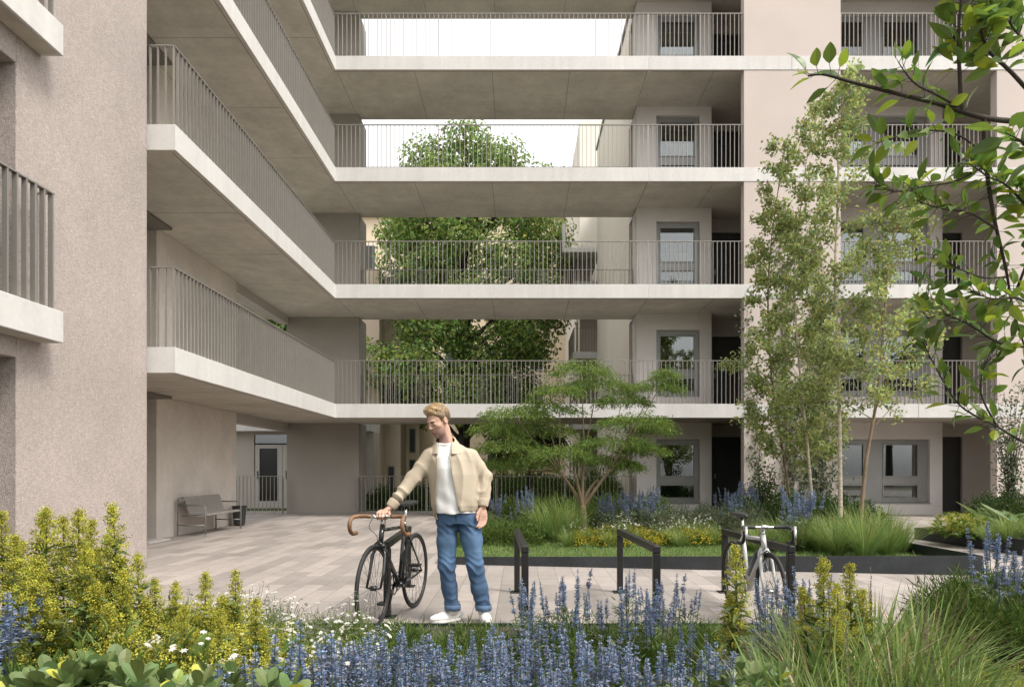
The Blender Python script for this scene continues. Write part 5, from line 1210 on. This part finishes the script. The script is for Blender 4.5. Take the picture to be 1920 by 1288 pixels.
# neighbour seen through the left opening
t = thing('broadleaf_tree', 'green tree beyond the left gallery opening, behind the entrance', 'tree', (-10.2, 27.5, 0))
tr = MB(); tr.tube([(-10.2, 27.5, -.1), (-10.1, 27.5, 3), (-10.1, 27.4, 5.5)], [.2, .15, .06], 8); tr.build('trunk', M['bark_dark'], t, smooth=True)
m = MB(); blobs(m, [((-10.2 + x, 27.5 + y, z), (1.3, 1.2, 1.1)) for x, y, z in ((-1, 0, 5), (1, .3, 5.2), (0, -.8, 6), (.8, .6, 6.6), (-.8, .2, 6.8), (0, 0, 7.6), (1.6, 0, 6), (1.5, -.4, 7.2))], 500, r, (.2, .32), (.12, .2)); m.build('crown', M['leaf'], t)
# small dark tree behind the fence
t = thing('young_tree', 'small dark tree on a thin trunk behind the fence, left of the maple', 'tree', (.25, 20.8, 0))
tr = MB(); tr.tube([(.25, 20.8, -.05), (.27, 20.8, 1.4), (.22, 20.8, 2.4)], [.055, .045, .02], 8); tr.build('trunk', M['bark_dark'], t, smooth=True)
m = MB(); blobs(m, [((.25 + x, 20.8 + y, z), (.55, .5, .34)) for x, y, z in ((-.6, 0, 1.75), (.55, .1, 1.7), (0, -.4, 1.9), (-.3, .3, 2.15), (.4, 0, 2.2), (.05, 0, 2.5), (-.8, 0, 2.2), (.75, .1, 2.0))], 420, r, (.1, .18), (.05, .09)); m.build('crown', M['leaf_dark'], t)
# Japanese maple
dM = 12.5; base = np.array([X(1092, dM), dM, .05])
t = thing('japanese_maple', 'spreading feathery green maple with several stems in the central bed', 'tree', tuple(base))
pads = [(1090, 690, .0, 60, 26), (1120, 715, .3, 60, 24), (1050, 728, -.3, 45, 16), (1025, 760, .1, 70, 24), (965, 772, -.2, 62, 20), (930, 800, .2, 45, 16), (1165, 745, .2, 50, 20), (1225, 722, .1, 50, 15), (1250, 700, .0, 22, 8), (1190, 785, -.3, 65, 22), (1225, 800, .3, 40, 15), (1010, 800, .4, 70, 26), (955, 830, -.1, 62, 26), (985, 862, .2, 65, 28), (1150, 825, -.2, 70, 22), (1205, 838, .2, 45, 14), (1050, 845, -.4, 60, 22), (940, 868, .1, 40, 18), (1130, 858, .3, 50, 16), (1175, 870, .1, 28, 9)]
st, fo = MB(), MB(); s_m = F / dM
fork = base + [0, 0, .55]; hubs = [base + np.array(v) for v in ((-.42, .0, 1.15), (.05, .15, 1.5), (.5, -.05, 1.2), (-.15, -.2, 1.1), (.3, .25, 1.0))]
st.tube(curve([base - [0, 0, .1], base + [.02, 0, .25], fork], 8), np.linspace(.075, .058, 8), 10)
for h in hubs: st.tube(curve([fork - [0, 0, .06], (fork + h) / 2 + [r.uniform(-.05, .05), 0, .0], h], 8), np.linspace(.042, .022, 8), 7)
for px, py, dy, rx, rz in pads:
    c = np.array(at(px, py, dM + dy)); rx, rz = rx / s_m, rz / s_m; h = min(hubs, key=lambda q: np.linalg.norm((q - c) * [1, 1, .6]) + (.6 if q[2] > c[2] else 0))
    st.tube(curve([h, (h + c) / 2 + [0, 0, -.06], c - [0, 0, rz * .3]], 8), np.linspace(.018, .005, 8), 5)
    n = int(1900 * rx) + 300; k = n // 9                     # sprays: short drooping twigs with leaves along them
    a = r.uniform(0, 6.28, k); q = np.sqrt(r.random(k)); C = c + np.stack([np.cos(a) * q * rx, np.sin(a) * q * rx * .8, (1 - q ** 2) * rz * r.uniform(.2, 1, k) - rz * .45 + r.normal(0, .035, k)], 1)
    out = np.stack([np.cos(a), np.sin(a), np.full(k, -.15)], 1)
    for j in range(9):
        P = C + out * (j - 3) * .026 + r.normal(0, .028, (k, 3)) - np.array([0, 0, .004 * j])
        D = out + r.normal(0, .55, (k, 3)) - [0, 0, .25]
        diamonds(fo, P, D, np.array([0, 0, 1.]) + r.normal(0, .35, (k, 3)), r.uniform(.055, .10, k), r.uniform(.010, .019, k), tints(k, r, .6, 1.4, .12), droop=.2)
st.build('trunk', M['bark_tan'], t, smooth=True); fo.build('crown', leafmat('maple_leaf', (.19, .275, .065), .42), t)
# slender birches
def birch(label, path, d, bark, r0, z_first, spread, nb, nl, group='young birches'):
    P = np.array([at(px, py, d) for px, py in path]); P[0][2] = .02
    t = thing('birch_tree', label, 'tree', tuple(P[0]), group=group); tr, fo = MB(), MB()
    c = curve(P, 40); tr.tube(c, np.linspace(r0, .007, 40), 8)
    for i in range(nb):
        u = (i + r.random()) / nb; k = int(np.interp(u, [0, 1], [np.searchsorted(c[:, 2], z_first), 38])); p = c[min(k, 39)]; a = i * 2.4 + r.uniform(-.5, .5); L_ = spread * (1 - .72 * u) * r.uniform(.6, 1.2)
        d_ = np.array([math.cos(a), math.sin(a) * .8, r.uniform(.5, 1.2)]); d_ /= np.linalg.norm(d_); e = p + d_ * L_; br = curve([p, p + d_ * L_ * .5 + [0, 0, .04], e - [0, 0, .08 * L_]], 8); tr.tube(br, np.linspace(.009, .0025, 8), 4)
        nt = max(3, int(nl * (.3 + .7 * L_ / spread) / 13))           # leafy twigs along the branch, each a small clump
        for q in range(nt):
            sq = r.uniform(.25, 1.0); p0 = np.array([np.interp(sq, np.linspace(0, 1, 8), br[:, j]) for j in range(3)]); td = unit(d_ + r.normal(0, .7, 3)); p1 = p0 + td * r.uniform(.10, .30) * (.5 + .6 * L_); tr.tube([p0, p1], [.0022, .0012], 3, caps=False)
            n = 24; Q = p0 + (p1 - p0) * r.uniform(.2, 1.1, n)[:, None] + r.normal(0, .055, (n, 3))
            D = rdirs(n, r) * .9 - [0, 0, .45]; diamonds(fo, Q, D, rdirs(n, r) + [0, 0, .7], r.uniform(.05, .095, n), r.uniform(.035, .065, n), tints(n, r, .6, 1.45, .14) * r.uniform(.8, 1.2), droop=.15)
    tr.build('trunk', bark, t, smooth=True); fo.build('crown', M['leaf_birch'], t)
M['leaf_birch'] = leafmat('birch_leaf', (.33, .385, .14), .45)
birch('young birch with the whitest straight stem, tallest of the group', [(1576, 1000), (1575, 860), (1572, 700), (1566, 520), (1572, 340), (1570, 240), (1590, 150)], 12.0, M['bark_pale'], .042, 1.9, 1.25, 46, 120)
birch('young birch with a brown stem leaning towards the double window', [(1612, 1000), (1622, 880), (1645, 740), (1658, 600), (1668, 470), (1700, 380)], 11.4, M['bark_tan'], .036, 1.9, 1.45, 30, 110)
birch('young birch with thin tan stem left of the whitest one', [(1528, 1000), (1515, 850), (1500, 700), (1490, 540), (1500, 400), (1530, 170)], 12.8, M['bark_pale'], .032, 1.2, 1.15, 46, 115)
birch('leaning leafy birch closest to the dark door', [(1490, 990), (1470, 860), (1448, 720), (1440, 560), (1450, 420), (1475, 260)], 13.4, M['bark_tan'], .03, .7, 1.15, 50, 140)
# climbers on the facade panel
t = thing('climbing_plant', 'dark climber with bare stems on the facade panel behind the birches', 'climber', (6.8, DF - .03, .02))
st, fo = MB(), MB()
for i in range(16):
    x = r.uniform(5.75, 7.9); h = r.uniform(2.2, 7.4); n = 14; zz = np.linspace(.02, h, n); Pt = np.stack([x + np.cumsum(r.normal(0, .05, n)), np.full(n, DF - .03) + r.uniform(-.015, 0, n), zz], 1); Pt[:, 0] = np.clip(Pt[:, 0], 5.65, 7.95); st.tube(Pt, np.linspace(.010, .003, n), 4)
    k = int(h * 45); s = r.uniform(.05, 1, k); Q = np.stack([np.interp(s, np.linspace(0, 1, n), Pt[:, j]) for j in range(3)], 1) + r.normal(0, .11, (k, 3)) * [1, .25, 1]; Q[:, 1] = np.minimum(Q[:, 1], DF - .02)
    diamonds(fo, Q, rdirs(k, r) - [0, .2, .5], np.array([0, -1., .3]) + r.normal(0, .4, (k, 3)), r.uniform(.06, .12, k), r.uniform(.045, .08, k), tints(k, r, .5, 1.3))
st.build('stems', M['bark_dark'], t, smooth=True); fo.build('foliage', M['leaf_grey'], t)
# thin shrubs at the right wall
def thin(label, x, y, h, n, name='twiggy_shrub', key='leaf_grey', sp=.5):
    t = thing(name, label, 'shrub', (x, y, .1)); st, fo = MB(), MB()
    for i in range(n):
        a = r.uniform(0, 6.28); e = np.array([x + math.cos(a) * sp * r.uniform(.2, 1), y + math.sin(a) * sp * .6, h * r.uniform(.55, 1)]); c = curve([(x, y, .1), (x + (e[0] - x) * .3, y, e[2] * .5), e], 10); st.tube(c, np.linspace(.012, .003, 10), 4)
        k = 130; s = r.uniform(.25, 1, k); Q = np.stack([np.interp(s, np.linspace(0, 1, 10), c[:, j]) for j in range(3)], 1) + r.normal(0, .085, (k, 3)); diamonds(fo, Q, rdirs(k, r), rdirs(k, r) + [0, 0, .6], r.uniform(.04, .08, k), r.uniform(.025, .045, k), tints(k, r, .5, 1.3))
    st.build('stems', M['bark_dark'], t, smooth=True); fo.build('foliage', M[key], t)
thin('tall twiggy shrub against the right end of the facade', X(1895, 13), 13.0, 3.1, 16)
thin('white flowering shrub at the foot of the climber, left of the birches', X(1432, 14.6), 14.6, 1.5, 12, 'flowering_shrub', 'leaf_dark', .4)
# ---- the near tree whose branches hang into the picture from the right
t = thing('overhanging_tree', 'near tree with large glossy leaves reaching in from the upper right', 'tree', (2.95, 3.1, 0))
DW = 3.0
def pth(pts, n=None): return curve([np.array(at(px, py, d)) for px, py, d in pts], n or 4 * len(pts))
brs = [  # (path in the branch plane with its own depth, thickness, leaf count, leaf length)
    ([(2180, 300, 3.1), (1990, 240, 3.0), (1850, 222, 2.9), (1760, 195, 2.85), (1690, 178, 2.8), (1600, 155, 2.75), (1545, 140, 2.7), (1515, 143, 2.7)], .014, 15, .105),
    ([(1802, 208, 2.87), (1800, 150, 2.85), (1797, 80, 2.8), (1802, 0, 2.75), (1808, -70, 2.7)], .010, 26, .12),
    ([(1800, 203, 2.87), (1760, 180, 2.8), (1720, 160, 2.75), (1700, 140, 2.72), (1685, 118, 2.7)], .006, 9, .09),
    ([(1990, 240, 3.0), (1900, 140, 2.9), (1850, 90, 2.85), (1840, 30, 2.8), (1870, -40, 2.8)], .010, 30, .115),
    ([(1845, 222, 2.9), (1848, 300, 2.95), (1862, 400, 3.0), (1885, 500, 3.05), (1905, 600, 3.1), (1960, 760, 3.2)], .011, 34, .09),
    ([(1850, 310, 2.95), (1790, 340, 2.9), (1730, 350, 2.85), (1680, 360, 2.8), (1640, 345, 2.8)], .006, 26, .085),
    ([(1868, 430, 3.0), (1820, 400, 2.9), (1760, 390, 2.9), (1700, 370, 2.9)], .006, 22, .08),
    ([(1858, 300, 2.95), (1800, 255, 2.9), (1740, 245, 2.85), (1690, 255, 2.8), (1645, 268, 2.8)], .005, 14, .10),
    ([(1885, 520, 3.05), (1840, 520, 3.0), (1790, 500, 3.0), (1750, 480, 3.0), (1740, 560, 3.0)], .005, 20, .085),
    ([(2100, 720, 3.1), (1980, 660, 3.0), (1880, 645, 2.95), (1820, 610, 2.9), (1770, 590, 2.9), (1735, 600, 2.9)], .008, 30, .10),
    ([(2080, 900, 3.1), (1960, 850, 3.1), (1870, 800, 3.05), (1800, 760, 3.0), (1755, 690, 3.0), (1730, 640, 3.0)], .007, 30, .085),
    ([(1900, 560, 3.05), (1930, 480, 3.0), (1950, 420, 3.0), (1930, 350, 2.95)], .007, 30, .10),
    ([(2050, 480, 3.1), (1960, 420, 3.0), (1890, 350, 2.95), (1850, 330, 2.9), (1810, 300, 2.9)], .007, 30, .095),
    ([(2050, 200, 3.1), (1960, 120, 3.0), (1905, 60, 2.9), (1880, 20, 2.85)], .008, 30, .10),
    ([(1870, 800, 3.05), (1840, 740, 3.0), (1845, 690, 3.0), (1870, 660, 3.0)], .005, 18, .08),
    ([(1990, 240, 3.0), (1950, 300, 2.7), (1925, 270, 2.6), (1885, 250, 2.5)], .006, 18, .12),
    ([(2050, 620, 3.1), (1960, 590, 3.0), (1910, 560, 2.95), (1860, 560, 2.9), (1820, 545, 2.9)], .006, 26, .09),
]
st = MB(); st.tube(curve([(2.95, 3.1, -.1), (2.93, 3.1, 1.2), (2.85, 3.05, 2.3), (2.8, 3.0, 3.2), (2.75, 2.95, 4.2)], 20), np.linspace(.06, .035, 20), 10); st.build('trunk', M['bark_dark'], t, smooth=True)
fo = MB()
for pts, th, nl, ll in brs:
    nl = int(nl * 1.75); ll = ll * 1.12
    c = pth(pts); b = MB(); b.tube(c, np.linspace(th, th * .28, len(c)), 7)
    s = np.linspace(.30, 1.0, nl) + r.uniform(-.02, .02, nl); s = np.clip(s, 0, 1); Pq = np.stack([np.interp(s, np.linspace(0, 1, len(c)), c[:, j]) for j in range(3)], 1); T_ = unit(np.gradient(c, axis=0)); Tq = unit(np.stack([np.interp(s, np.linspace(0, 1, len(c)), T_[:, j]) for j in range(3)], 1))
    a = np.arange(nl) * 2.4 + r.uniform(0, 6); up = np.array([0, 0, 1.]); S_ = unit(np.cross(Tq, up) + 1e-4); D = Tq * .6 + S_ * np.cos(a)[:, None] * .9 + (np.sin(a)[:, None] * .7 + .15) * up + r.normal(0, .2, (nl, 3)); D = unit(D)
    tw = Pq + D * r.uniform(.015, .06, nl)[:, None]; stems(b, Pq, tw, .0016, .0012)
    b.build('branch', M['bark_dark'], t, smooth=True)
    lt = np.where(r.random((nl, 1)) < .22, np.array([[1.9, 1.55, .9]]), np.array([[1., 1., 1.]]))
    bigleaves(fo, tw, D + r.normal(0, .2, (nl, 3)), up + r.normal(0, .55, (nl, 3)), r.uniform(.7, 1.15, nl) * ll * .82, r.uniform(.7, 1.0, nl) * ll * .42, tints(nl, r, .65, 1.25) * lt, r=r, droop=.25, fold=.14)
fo.build('leaves', M['leaf_near'] if 'leaf_near' in M else leafmat('near_tree_leaf', (.125, .20, .035), .5, .35, .5), t)

# trees across the court behind the viewer; they show in the window panes
tw = thing('courtyard_tree', 'dark tree reflected in the panes of the right block', 'tree', (5.5, -13, 0), group='trees mirrored in the windows')
tr = MB(); tr.tube([(5.5, -13, -.1), (5.6, -13, 2.4), (5.5, -13, 5)], [.22, .17, .08], 8); tr.build('trunk', M['bark_dark'], tw, smooth=True)
m = MB(); blobs(m, [((5.5 + 1.7 * math.cos(i * 2.4), -13 + 1.5 * math.sin(i * 2.4), 3.2 + i * .34), (1.3, 1.2, 1.0)) for i in range(13)], 260, r, (.25, .4), (.15, .24)); m.build('crown', M['leaf_dark'], tw)
for x, y, k in ((22, -13, 1.2), (27.5, -13, 1.3), (33, -14, 1.2), (-1.5, -15, 1.1), (11.5, -15, 1.2), (17, -12, 1.0), (-9, -14, 1.15)): copy_tree(tw, (x, y, 0), x, k)
